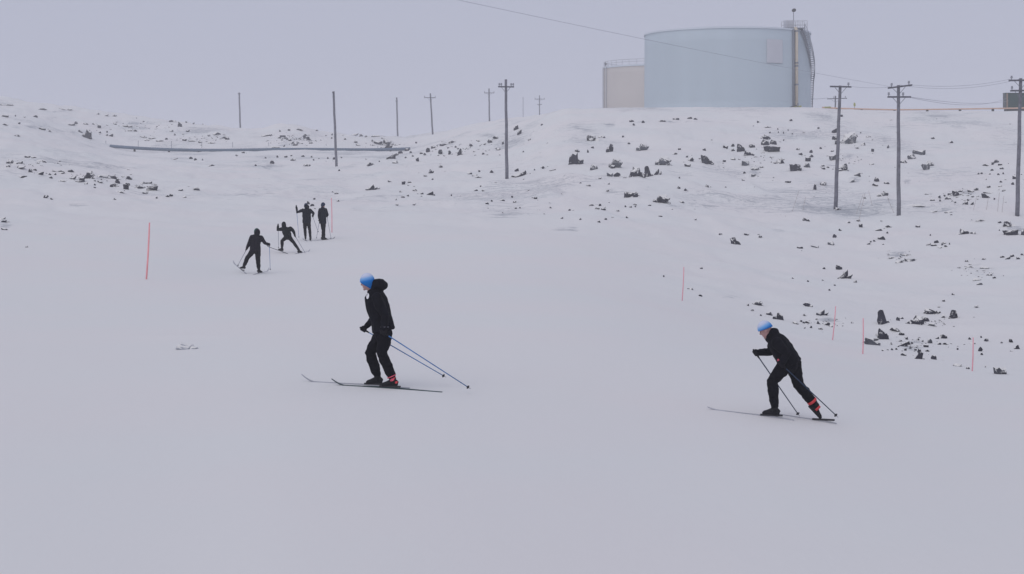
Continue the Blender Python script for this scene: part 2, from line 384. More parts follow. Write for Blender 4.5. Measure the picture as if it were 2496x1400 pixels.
zz = zz + rough * (1 - np.maximum(_c2, _c3)) * 0.20 * ledge
zz = zz + 1.5 * np.exp(-(((PP - 715) / 60) ** 2 + ((DD - 318) / 14) ** 2)) + 0.6 * np.exp(-(((PP - 935) / 40) ** 2 + ((DD - 318) / 10) ** 2))
zz = zz + 0.11 * np.exp(-(((XX + 6.72) / .34) ** 2 + ((DD - 31.5) / .4) ** 2)) + lefthill * .22 * fbm(XX / 5 + DD / 9, DD / 5, 81, 3)
def smooth_px(a, k):                                          # take the creases out of the near snow
    w = np.exp(-np.linspace(-2, 2, 2 * k + 1) ** 2); w /= w.sum()
    b = np.concatenate([np.repeat(a[:, :1], k, 1), a, np.repeat(a[:, -1:], k, 1)], 1)
    return sum(w[i] * b[:, i:i + a.shape[1]] for i in range(2 * k + 1))
near = sstep(75, 45, DD); zz = zz * (1 - near) + smooth_px(zz, 36) * near
for px_, py_, d_, w_ in ((952, 946, 23.75, 4), (1890, 1019, 23.32, 4), (632, 668, 57.8, 3), (690, 618, 68, 3), (752, 593, 75.2, 2.5), (789, 585, 75.7, 2.5)):
    for _ in range(2):                                         # the run passes exactly under the skiers' feet
        x_ = (px_ - CX) / F * d_; i_ = int(np.argmin(abs(gD - d_))); j_ = int(np.argmin(abs(gP - px_)))
        zz = zz + (-(py_ - HY) / F * d_ - zz[i_, j_]) * np.exp(-((XX - x_) / w_) ** 2 - ((DD - d_) / (w_ * 1.5)) ** 2)
GZ = zz + EYE
PYG = HY - (GZ - EYE) * F / DD
def ground(px, D):
    i = np.clip(np.searchsorted(gD, D) - 1, 0, len(gD) - 2); j = np.clip(np.searchsorted(gP, px) - 1, 0, len(gP) - 2)
    a = (D - gD[i]) / (gD[i + 1] - gD[i]); b = (px - gP[j]) / (gP[j + 1] - gP[j])
    return float((GZ[i, j] * (1 - b) + GZ[i, j + 1] * b) * (1 - a) + (GZ[i + 1, j] * (1 - b) + GZ[i + 1, j + 1] * b) * a)
def ground_xy(x, y): return ground(CX + x * F / y, y)
def U(px, py, D): return Vector(((px - CX) / F * D, D, EYE - (py - HY) / F * D))
def hit(px, py, d0=8, d1=420):
    """distance at which the sight line through a photo point meets the snow (crest if it passes over)"""
    j = np.clip(np.searchsorted(gP, px) - 1, 0, len(gP) - 2); b = (px - gP[j]) / (gP[j + 1] - gP[j])
    c = PYG[:, j] * (1 - b) + PYG[:, j + 1] * b
    i0, i1 = np.searchsorted(gD, d0), np.searchsorted(gD, d1)
    k = np.nonzero(c[i0:i1] <= py)[0]
    if len(k) == 0: return float(gD[i0 + int(np.argmin(c[i0:i1]))])
    i = i0 + int(k[0])
    if i == i0: return float(gD[i])
    t = (c[i - 1] - py) / max(1e-6, c[i - 1] - c[i]); return float(gD[i - 1] + t * (gD[i] - gD[i - 1]))

SCOUR_SHADE = [(2231,375,24,14),(2258,407,18,11),(2212,444,16,14),(2081,437,26,17),(2067,384,34,14),(2152,475,18,7),(2196,622,50,20),(2386,664,52,26),
 (2013,784,54,20),(2225,842,58,24),(1772,727,46,14),(1841,417,26,16),(1418,311,44,14),(1580,459,20,8),(12,549,30,20),(189,500,40,6),(252,433,30,9),
 (725,340,60,16),(700,352,40,10),(480,340,50,12),(545,335,30,8),(930,350,60,10),(640,395,60,6),(330,300,80,10),(190,325,50,8),(330,312,60,9),(80,310,90,8),(150,272,80,5),(2230,500,50,6),(2330,515,90,8),(1900,560,60,8),(1250,520,90,16),(1700,505,110,10),
 (1620,297,260,3),(1480,305,80,6),(2250,275.5,230,2.2),(2290,285,90,5),(1080,350,60,10),(1180,330,40,10),(2420,400,30,12),(2350,470,60,14),(452,848,44,6),(1500,470,60,10),(650,405,90,6),(1380,560,70,8),(2480,560,50,14),(950,480,60,10)]  # the long thin strips paint a shade line along the plateau lip
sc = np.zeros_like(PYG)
for a, b, ra, rb in SCOUR_SHADE:
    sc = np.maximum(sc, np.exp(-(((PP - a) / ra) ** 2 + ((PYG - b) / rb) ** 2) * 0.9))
sc = sc * np.clip(0.80 + 0.55 * fbm(XX / 1.6, DD / 3.0, 91, 4), 0, 1)
sc = np.maximum(sc, rough * (0.51 + 0.50 * fbm(XX / 9, DD / 14, 71, 3)))  # baseline greys the rough slopes: thin scour and painted drift shading
R_, C_ = GZ.shape
idx = np.arange(R_ * C_).reshape(R_, C_)
quads = np.stack([idx[:-1, :-1], idx[:-1, 1:], idx[1:, 1:], idx[1:, :-1]], -1).reshape(-1, 4)
me = bpy.data.meshes.new('ground')
me.vertices.add(R_ * C_); me.vertices.foreach_set('co', np.stack([XX, DD, GZ], -1).astype(np.float32).ravel())
me.loops.add(quads.size); me.loops.foreach_set('vertex_index', quads.astype(np.int32).ravel())
me.polygons.add(len(quads)); me.polygons.foreach_set('loop_start', (np.arange(len(quads)) * 4).astype(np.int32)); me.polygons.foreach_set('loop_total', np.full(len(quads), 4, np.int32))
me.update(calc_edges=True)
at = me.attributes.new('scour_shade', 'FLOAT', 'POINT'); at.data.foreach_set('value', sc.astype(np.float32).ravel())
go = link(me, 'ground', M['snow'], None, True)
tag(go, 'snow covered ground rising to rocky hills', 'snow', kind='structure')

# ------------------------------------------------------------------ storage tanks
def tank(cpx, D, Rpx, y_base, y_top, name, label, m, mr, bury=1.5):
    s = F / D; R = Rpx / s
    X = (cpx - CX) / s; zb = EYE - (y_base - HY) / s; zt = EYE - (y_top - HY) / (F / D)
    root = thing(name, (X, D, zb - bury), label, 'storage tank', 'storage tanks on the hilltop')
    n = 96; V = []; Fc = []
    zs = []; k = 6
    for i in range(k):                       # shell courses, each a hair proud of the next
        z0 = zb - bury + (zt - zb + bury) * i / k; z1 = zb - bury + (zt - zb + bury) * (i + 1) / k
        r = R + 0.012 * (k - i); zs += [(z0, r), (z1, r)]
    mb = MB()
    for z, r in zs:
        for q in range(n):
            a = 2 * math.pi * q / n; V.append((X + r * math.sin(a), D - r * math.cos(a), z))
    for i in range(len(zs) - 1):
        for q in range(n):
            Fc.append((i * n + q, i * n + (q + 1) % n, (i + 1) * n + (q + 1) % n, (i + 1) * n + q))
    mb.add(V, Fc); mb.build('shell', m, root, True)
    rf = MB(); V = []; Fc = []
    prof = [(R + .12, zt - .25), (R + .12, zt + .02), (R * .97, zt + .10), (R * .7, zt + R * .035), (R * .35, zt + R * .052), (.3, zt + R * .06)]
    for r, z in prof:
        for q in range(n):
            a = 2 * math.pi * q / n; V.append((X + r * math.sin(a), D - r * math.cos(a), z))
    for i in range(len(prof) - 1):
        for q in range(n):
            Fc.append((i * n + q, i * n + (q + 1) % n, (i + 1) * n + (q + 1) % n, (i + 1) * n + q))
    Fc.append(tuple((len(prof) - 1) * n + q for q in range(n)))
    rf.add(V, Fc); rf.build('roof', mr, root, True)
    return root, X, D, R, zb, zt
T1, tx, td, tr, tzb, tzt = tank(1772, 263, 200, 266, 84.5, 'storage_tank', 'large pale blue cylindrical storage tank with winding stair on the hilltop', M['tank'], M['tank_roof'])
def tp(a, r, z): a = math.radians(a); return Vector((tx + r * math.sin(a), td - r * math.cos(a), z))
# pale panel on the shell
mb = MB(); V = []; Fc = []
for i in range(7):
    a = 18.9 + (31.4 - 18.9) * i / 6
    for z in (EYE + (420 - 157) / F * 253, EYE + (420 - 100) / F * 253):
        V.append(tp(a, tr + .11, z))
for i in range(6): Fc.append((2 * i, 2 * i + 2, 2 * i + 3, 2 * i + 1))
mb.add(V, Fc); mb.build('pale_panel', M['panel'], T1)
# riser pipe and cable tray up the front right
aP = math.degrees(math.asin((1910.5 - 1772) / 200))
p = MB(); p.loft([tp(aP, tr + .35, tzb - 1.2), tp(aP, tr + .35, tzt - .3), tp(aP, tr + .1, tzt + .25)], .27, n=12); pp = p.build('riser_pipe', M['cream_pipe'], T1, True)
for f_ in (.28, .52, .56, .97): MB().loft([tp(aP, tr + .35, tzb + (tzt - tzb) * f_ - .12), tp(aP, tr + .35, tzb + (tzt - tzb) * f_ + .12)], .33, n=12).build('pipe_clamp', M['steel'], pp)
p = MB(); p.loft([tp(aP - 2.6, tr + .22, tzb - 1.2), tp(aP - 2.6, tr + .22, tzt - .1)], .16, n=8); p.build('cable_conduit', M['steel'], T1, True)
# platform, railing, mast light
aQ = math.degrees(math.asin((1918 - 1772) / 200))
p = MB(); c0 = tp(aQ, tr - .9, tzt + .15); p.box(c0, (1.75, 0, 0), (0, 1.1, 0), (0, 0, .08)); pl = p.build('platform', M['steel'], T1)
p = MB(); p.box(tp(aQ, tr - .9, tzt + .78) + Vector((-.62, 0, 0)), (.72, 0, 0), (0, .7, 0), (0, 0, .62)); p.build('equipment_box', M['panel'], T1)
for yy in (-1.05, 1.05):
    p = MB()
    for k in range(6): x = -1.7 + 3.9 * k / 5; p.loft([c0 + Vector((x, yy, .08)), c0 + Vector((x, yy, 1.25))], .05, n=6)
    for z in (.65, 1.25): p.loft([c0 + Vector((-1.7, yy, z)), c0 + Vector((2.2, yy, z))], .045, n=6)
    p.build('railing', M['steel_pale'], pl)
mt = EYE + (420 - 40) / F * td
p = MB(); p.loft([c0 + Vector((.0, -.6, 0)), c0 + Vector((0.02, -.6, mt - c0.z - .35))], .06, n=6); ms = p.build('lamp_mast', M['steel'], T1)
p = MB(); p.ell(c0 + Vector((.08, -.6, mt - c0.z)), (.36, 0, .14), (0, .25, 0), (-.1, 0, .28)); p.build('floodlight', M['dark'], ms, True)
# winding stair: treads, two stringers, handrail
st = MB(); hr = MB()
NS = 44; inner, outer, rail, rail2 = [], [], [], []
for i in range(NS + 1):
    f_ = i / NS
    a = float(np.interp(f_, [0, .06, .22, .37, .5, .62, 1], [51, 55, 62, 69.5, 78, 88, 93])); z = tzt - .1 - (tzt - tzb + .1) * (f_ ** 1.02)
    inner.append(tp(a, tr + .15, z)); outer.append(tp(a, tr + .72, z)); rail.append(tp(a, tr + .72, z + 1.05)); rail2.append(tp(a, tr + .72, z + .55))
    if i < NS: st.box(tp(a, tr + .42, z), (tp(a, tr + .71, z) - tp(a, tr + .42, z)), tuple(Vector((math.cos(math.radians(a)), math.sin(math.radians(a)), 0)) * .14), (0, 0, .06))
    if i % 5 == 0: hr.loft([tp(a, tr + .72, z), tp(a, tr + .72, z + 1.05)], .04, n=5)
stair = st.build('stair_treads', M['steel_mid'], T1)
sr2 = MB(); sr2.loft(inner, .5, .04, lat=(0, 0, 1), n=6); sr2.loft(outer, .2, .04, lat=(0, 0, 1), n=6); sr2.build('stair_stringer', M['steel_mid'], T1)
hr.loft(rail, .045, n=6); hr.loft(rail2, .035, n=6); hr.build('stair_handrail', M['steel_mid'], stair)
# second tank
T2, x2, d2, r2, zb2, zt2 = tank(1601, 300, 130, 266, 166, 'storage_tank', 'smaller cream storage tank with roof railing, partly behind the pale blue tank', M['tank2'], M['tank_roof'])
p = MB()
for k in range(40):
    a = 2 * math.pi * k / 40; b = Vector((x2 + (r2 - .1) * math.sin(a), d2 - (r2 - .1) * math.cos(a), zt2 + .1)); p.loft([b, b + Vector((0, 0, 1.0))], .045, n=5)
for zq in (.55, 1.0): p.loft([(x2 + (r2 - .1) * math.sin(2 * math.pi * k / 64), d2 - (r2 - .1) * math.cos(2 * math.pi * k / 64), zt2 + .1 + zq) for k in range(65)], .045, n=5)
p.build('roof_railing', M['steel_pale'], T2)
p = MB(); p.ell((x2 - r2 + .35, d2 - 1, zt2 + .7), (.22, 0, 0), (0, .22, 0), (0, 0, .32)); p.build('beacon', M['dark'], T2, True)
p = MB()
for aa in (-84, -80, -72): 
    a = math.radians(aa); p.loft([(x2 + (r2 + .22) * math.sin(a), d2 - (r2 + .22) * math.cos(a), zb2 - 1), (x2 + (r2 + .22) * math.sin(a), d2 - (r2 + .22) * math.cos(a), zt2)], .1, n=6)
p.build('drain_pipe', M['steel_pale'], T2)
# yellow valve guard and little post at the foot of the blue tank
Dv = 247; b = U(1938, 262, Dv); b.z = ground(1938, Dv) - .1
r = thing('valve_guard', b, 'small yellow valve guard in snow at the foot of the pale blue tank', 'valve guard')
p = MB(); p.box(b + Vector((.35, 0, .35)), (.62, 0, .02), (0, .3, 0), (0, 0, .3)); p.build('guard_box', M['yellow'], r)
p = MB(); p.box(b + Vector((-.35, -.2, .55)), (.55, 0, .16), (0, .3, 0), (-.02, 0, .07)); p.build('cover', M['dark'], r)
Dv = 236; zv = ground(1945, Dv); b = Vector(((1945 - CX) / F * Dv, Dv, zv))
r = thing('bollard', b, 'short grey post with flat base below the pale blue tank', 'post')
p = MB(); p.loft([b, b + Vector((0, 0, .75))], .09, n=8); p.build('shaft', M['steel'], r)
p = MB(); p.loft([b + Vector((0, 0, -.15)), b + Vector((0, 0, .12))], .5, n=10); p.build('base', M['dark'], r)

# ------------------------------------------------------------------ green building on the plateau
Dg = 250; gx0 = (2452 - CX) / F * Dg; zg0 = EYE - (263.5 - HY) / F * Dg; zg1 = EYE - (228 - HY) / F * Dg
r = thing('portable_building', (gx0 + 6, Dg + .7, zg0 - .6), 'dark green portable building with tan corner trim on the plateau', 'building')
p = MB(); p.box((gx0 + 6, Dg + .7, (zg0 + zg1) / 2), (6, 0, 0), (0, .7, 0), (0, 0, (zg1 - zg0) / 2))
w = p.build('wall', M['green'], r)
p = MB()
for k in range(40): p.box((gx0 + .45 + k * .295, Dg - .03, (zg0 + zg1) / 2), (.09, 0, 0), (0, .035, 0), (0, 0, (zg1 - zg0) / 2 - .12))
q = p.build('cladding_ribs', M['green'], w); q['kind'] = 'stuff'
p = MB(); p.box((gx0 - .03, Dg + .7, (zg0 + zg1) / 2), (.03, 0, 0), (0, .67, 0), (0, 0, (zg1 - zg0) / 2 - .05)); p.build('end_wall', M['greywall'], r)
for xx in (gx0 + .18,): MB().box((xx, Dg - .05, (zg0 + zg1) / 2), (.11, 0, 0), (0, .07, 0), (0, 0, (zg1 - zg0) / 2)).build('corner_trim', M['tan'], r)
MB().box((gx0 + 6, Dg + .7, zg1 + .05), (6.05, 0, 0), (0, .82, 0), (0, 0, .05)).build('roof', M['green'], r)
for k in range(6): MB().box((gx0 + .3 + k * 2.28, Dg + .25, zg0 - .75), (.15, 0, 0), (0, .15, 0), (0, 0, .75)).build('support', M['dark'], r)
MB().box((gx0 + 6, Dg + .8, zg0 - .32), (5.9, 0, 0), (0, .5, 0), (0, 0, .31)).build('skirt', M['dark'], r)

# ------------------------------------------------------------------ pipelines
def above(v, c):
    g = max(ground_xy(v.x * t, v.y * t) + (1 - t) * (EYE - v.z) * -1 for t in (1.0, .99, .98, .97))
    v.z = max(v.z, g + c); return v
def pipeline(pts, rad, m, name, label, sup, msup, n=12):
    root = thing(name, pts[len(pts) // 2], label, 'pipeline')
    p = MB(); p.loft(pts, rad, n=n); p.build('pipe', m, root, True)
    for c in sup:
        i = min(range(len(pts)), key=lambda k: abs(CX + pts[k].x * F / pts[k].y - c)); b = pts[i]
        g = ground_xy(b.x, b.y) - .3
        q = MB(); q.box(((b.x), b.y, (b.z - rad + g) / 2), (.14, 0, 0), (0, .2, 0), (0, 0, max(.05, (b.z - rad + .05 - g) / 2))); q.build('support', msup, root)
    return root
pts = [above(U(px, y, 231), .14) for px, y in ((2004, 270.5), (2040, 269), (2100, 268.6), (2180, 268), (2260, 267.4), (2340, 266.2), (2420, 265), (2500, 263.8), (2600, 262.5), (2760, 261))]
OP = pipeline(pts, .11, M['orange'], 'pipeline', 'thin orange pipeline along the plateau edge by the green building', (2040, 2100, 2180, 2260, 2340, 2420, 2500, 2600), M['dark'])
p = MB(); p.loft([pts[0] + Vector((0.35, -.02, .0)), pts[0] + Vector((1.3, -.02, .02))], .13, n=10); p.build('yellow_end_sleeve', M['yellow'], OP, True)
lp = []
for px in range(268, 1010, 12):
    D = 262; y = 363.5 + 6.0 * sstep(268, 520, px) + .8 * sstep(600, 1000, px)
    v = above(U(px, float(y), D), .04); lp.append(v)
for _ in range(60):
    zs_ = [p_.z for p_ in lp]
    for i_ in range(1, len(lp) - 1): lp[i_].z = (zs_[i_ - 1] + zs_[i_] + zs_[i_ + 1]) / 3
for p_ in lp: p_.z += .10
pipeline(lp, .27, M['pipe'], 'pipeline', 'long dark blue-grey pipeline across the far snow at the foot of the left ridge', range(330, 1000, 78), M['dark'])

# ------------------------------------------------------------------ utility poles
POLEG = 'wooden utility poles'
def upole(top, base, label, arms=(), d=None, wr=None, name='utility_pole', guy=False):
    """top and base in photo points; arms: (x0, y0, x1, y1, insulator xs)"""
    D = d or hit(base[0], base[1] , 60)
    B = U(base[0], base[1], D); B.z = ground(base[0], D) - .4
    T = U(top[0], top[1], D)
    root = thing(name, B, label, 'utility pole', POLEG)
    s = F / D; r0 = (wr[0] if wr else .17); r1 = (wr[1] if wr else .12)
    p = MB(); k = 7
    p.loft([B.lerp(T, i / k) + Vector((.02 * math.sin(i * 2.1), 0, 0)) * (0 < i < k) for i in range(k + 1)], [r0 + (r1 - r0) * i / k for i in range(k + 1)], n=14); p.build('shaft', M['wood'], root, True)
    for (x0, y0, x1, y1, ins) in arms:
        a, b = U(x0, y0, D), U(x1, y1, D); a.y -= r1 + .05; b.y -= r1 + .05
        q = MB(); h = (b - a) / 2; q.box((a + b) / 2, h, (0, .05, 0), (0, 0, .065)); ao = q.build('crossarm', M['arm'], root)
        ax = (a + b) / 2; pc = B.lerp(T, max(0, min(1, (ax.z - B.z) / (T.z - B.z))))
        L = h.length
        q = MB()
        for sg in (-1, 1): q.loft([pc + Vector((0, -.16, -.62)), pc + h.normalized() * (sg * L * .55) + Vector((0, -.16, -.05))], .022, n=5)
        q.build('brace', M['steel'], ao)
        for xi in ins:
            f_ = (xi - x0) / (x1 - x0); c = a.lerp(b, f_)
            q = MB(); q.loft([c + Vector((0, 0, .05)), c + Vector((0, 0, .17)), c + Vector((0, 0, .18)), c + Vector((0, 0, .26)), c + Vector((0, 0, .27)), c + Vector((0, 0, .36))], [.03, .03, .10, .09, .06, .085], n=8)
            q.build('insulator', M['insul'], ao, True)
    return root, D, B, T
P1 = upole((2190, 208), (2190.5, 526), 'tall pole with two crossarms standing between two other tall poles, base in foreground snow', ((2163, 215.5, 2222, 208, (2172, 2214)), (2162, 237, 2219, 237, (2165, 2200))), d=120)
P2 = upole((2048, 209), (2036, 512), 'tall leaning pole with one top crossarm, closest to the pale blue tank', ((2022, 211.5, 2074, 212.5, (2067,)),), d=126)
P3 = upole((2488, 191), (2479, 514), 'tall pole with two crossarms in front of the green building', ((2457, 197, 2519, 196, (2464, 2512)), (2461, 222, 2516, 221, (2465,))), d=118)
P4 = upole((1233, 194), (1235.5, 448), 'tall pole with one crossarm and insulators on the mid slope, left of the tanks', ((1214, 212, 1253, 212.5, (1217, 1222, 1246, 1251)),), d=150)
P5 = upole((813, 223), (820.5, 416), 'bare leaning pole standing in front of the dark pipeline', ((810, 226, 816, 226.5, ()),), d=198, wr=(.17, .14))
P6 = upole((583, 226), (586, 314), 'bare pole on the skyline, leftmost of all the poles', ((580, 229, 587, 229, ()),), d=352, wr=(.2, .17))
P7 = upole((967, 238), (969.5, 344), 'bare skyline pole just past the end of the dark pipeline', ((964, 247, 970, 247, (967,)),), d=350, wr=(.2, .16))
P8 = upole((1049, 228), (1055, 351), 'leaning skyline pole with one crossarm, second from the mid slope pole', ((1034, 238.5, 1062, 238.5, (1035, 1061)),), d=310, wr=(.18, .14))
P9 = upole((1192, 216), (1193, 318), 'skyline pole with one crossarm beside the tall mid slope pole', ((1180, 227, 1205, 227, (1181, 1204)),), d=330, wr=(.17, .13))
P10 = upole((1315, 233), (1315, 262), 'small distant pole with two crossarms poking over the crest left of the tanks', ((1303, 242, 1328, 242, (1304, 1327)), (1309, 255, 1321, 255, ())), d=385, wr=(.13, .11))
P11 = upole((2036.5, 234), (2036, 275), 'short distant pole with wide crossarm behind the leaning pole near the tank', ((2016, 241.5, 2064, 240, (2032, 2060)),), d=243, wr=(.13, .11))
# thin pole on the crest
b = U(1275, 268, 300); b.z = ground(1275, 300) - .2
p = MB(); p.loft([b, U(1275, 237, 300)], .05, n=6); o = p.build_thing('marker_post', M['fence'], b); tag(o, 'very thin bare post on the crest between the poles and the tanks', 'post')

# cables
def cable(a, b, sag, label, rad=.012, n=24):
    a, b = Vector(a), Vector(b); p = MB()
    p.loft([a.lerp(b, i / n) - Vector((0, 0, sag * 4 * (i / n) * (1 - i / n))) for i in range(n + 1)], rad, n=5)
    o = p.build_thing('cable', M['wire'], a); return tag(o, label, 'cable')
cable(U(2172, 212, 120), U(-230, -297, 42), .25, 'long cable slanting across the sky and the pale blue tank', .0085, 60)
cable(U(2067, 210, 126), U(2172, 212, 120), .12, 'short cable linking the leaning pole to the middle tall pole')
cable(U(2214, 206.5, 120), U(2464, 193, 118), .32, 'upper cable between the two tall double crossarm poles')
cable(U(2192, 207.5, 120), U(2488, 192.5, 118), .5, 'lower sagging cable between the two tall double crossarm poles')
cable(U(2214, 236, 120), U(2458, 246, 249.8), .5, 'cable falling from the lower crossarm to the green building front', .02)
cable(U(2200, 234, 120), U(2454, 240, 249.8), .9, 'slack cable from the lower crossarm to the green building corner', .02)
cable(U(2018, 239, 243), U(1972, 241, 262), .1, 'short faint cable from the short distant pole to the pale blue tank', .03)

# yellow sign on the plateau edge
Ds = 233; b = U(2083, 275, Ds); b.z = ground(2083, Ds) - .2
r = thing('sign', b, 'small yellow-green marker sign on a post beside the orange pipeline', 'sign')
p = MB(); t = U(2083, 262, Ds); t.x = b.x; p.loft([b, t], .05, n=6); p.build('post', M['dark'], r)
p = MB(); c = U(2083, 255.5, Ds); c.x = b.x; p.ell(c, (.17, 0, 0), (0, .06, 0), (0, 0, .33), 10, 6); p.build('plate', M['yellow'], r)

# pink trail markers
def marker(x0, y0, x1, y1, D, rad, m, label):
    B = U(x1, y1, D); B.z = ground(x1, D) - .15; T = U(x0, y0, D)
    mid = B.lerp(T, .5) + Vector((.012, 0, 0))
    p = MB(); p.loft([B, B.lerp(T, .25) + Vector((.008, 0, 0)), mid, B.lerp(T, .75) + Vector((.008, 0, 0)), T], [rad, rad, rad * .95, rad * .9, rad * .8], n=8)
    o = p.build_thing('trail_marker', m, B, True); return tag(o, label, 'trail marker', 'pink bamboo trail markers')
marker(364.5, 543, 356, 681, hit(356, 681), .029, M['pink'], 'thick pink-red trail marker pole, leaning, alone in the snow below the left rock band')
marker(808, 483, 809, 554, 80, .025, M['pale_pink'], 'thin pink trail marker beside the distant skier in the beanie')
marker(1667, 651, 1662, 733, hit(1662, 733), .019, M['pale_pink'], 'thin pink trail marker, leftmost of those on the slope behind the bent skier')
marker(2037, 747, 2028, 829, hit(2028, 829), .018, M['pale_pink'], 'thin leaning pink trail marker just behind the bent skier')
marker(2104, 776, 2102.5, 863, hit(2102.5, 863), .018, M['pale_pink'], 'thin upright pink trail marker beside the pale rock cluster')
marker(2372, 823, 2369, 905, hit(2369, 905), .018, M['pale_pink'], 'thin pink trail marker, rightmost of all the markers')
NTH = ['leftmost', 'second', 'third', 'fourth', 'fifth', 'sixth', 'seventh', 'eighth', 'ninth', 'tenth']
for k_, (x0, y0, x1, y1) in enumerate(((1948, 463, 1930, 516), (1964, 480, 1956, 514), (2104, 474, 2086, 522), (2108, 472, 2092, 541), (2117, 465, 2127, 502), (2163, 482, 2180, 519), (2381, 478, 2372, 513), (2409, 482, 2404, 512), (2436, 470, 2431, 516), (2447, 478, 2442, 518))):
    D = hit(x1, y1); B = U(x1, y1, D); B.z -= .1
    p = MB(); p.loft([B, U(x0, y0, D - .3)], .014, n=5); o = p.build_thing('stake', M['stake'], B)
    tag(o, 'faint thin bamboo stake around the tall pole bases, ' + NTH[k_] + (' from left' if k_ else ''), 'stake', 'bare stakes by the tall poles')
for k_, (px, yt, yb) in enumerate(((258, 343, 357), (337, 343, 358), (418, 344, 364), (492, 346, 360), (567, 346, 360), (655, 347, 367), (795, 351, 367), (921, 356, 370))):
    D = 272; B = U(px, yb, D); B.z = ground(px, D) - .2
    p = MB(); p.loft([B, U(px, yt, D)], .045, n=5); o = p.build_thing('stake', M['fence'], B)
    tag(o, 'faint thin stake standing behind the long dark pipeline, ' + NTH[k_] + (' from left' if k_ else ''), 'stake', 'stakes behind the dark pipeline')

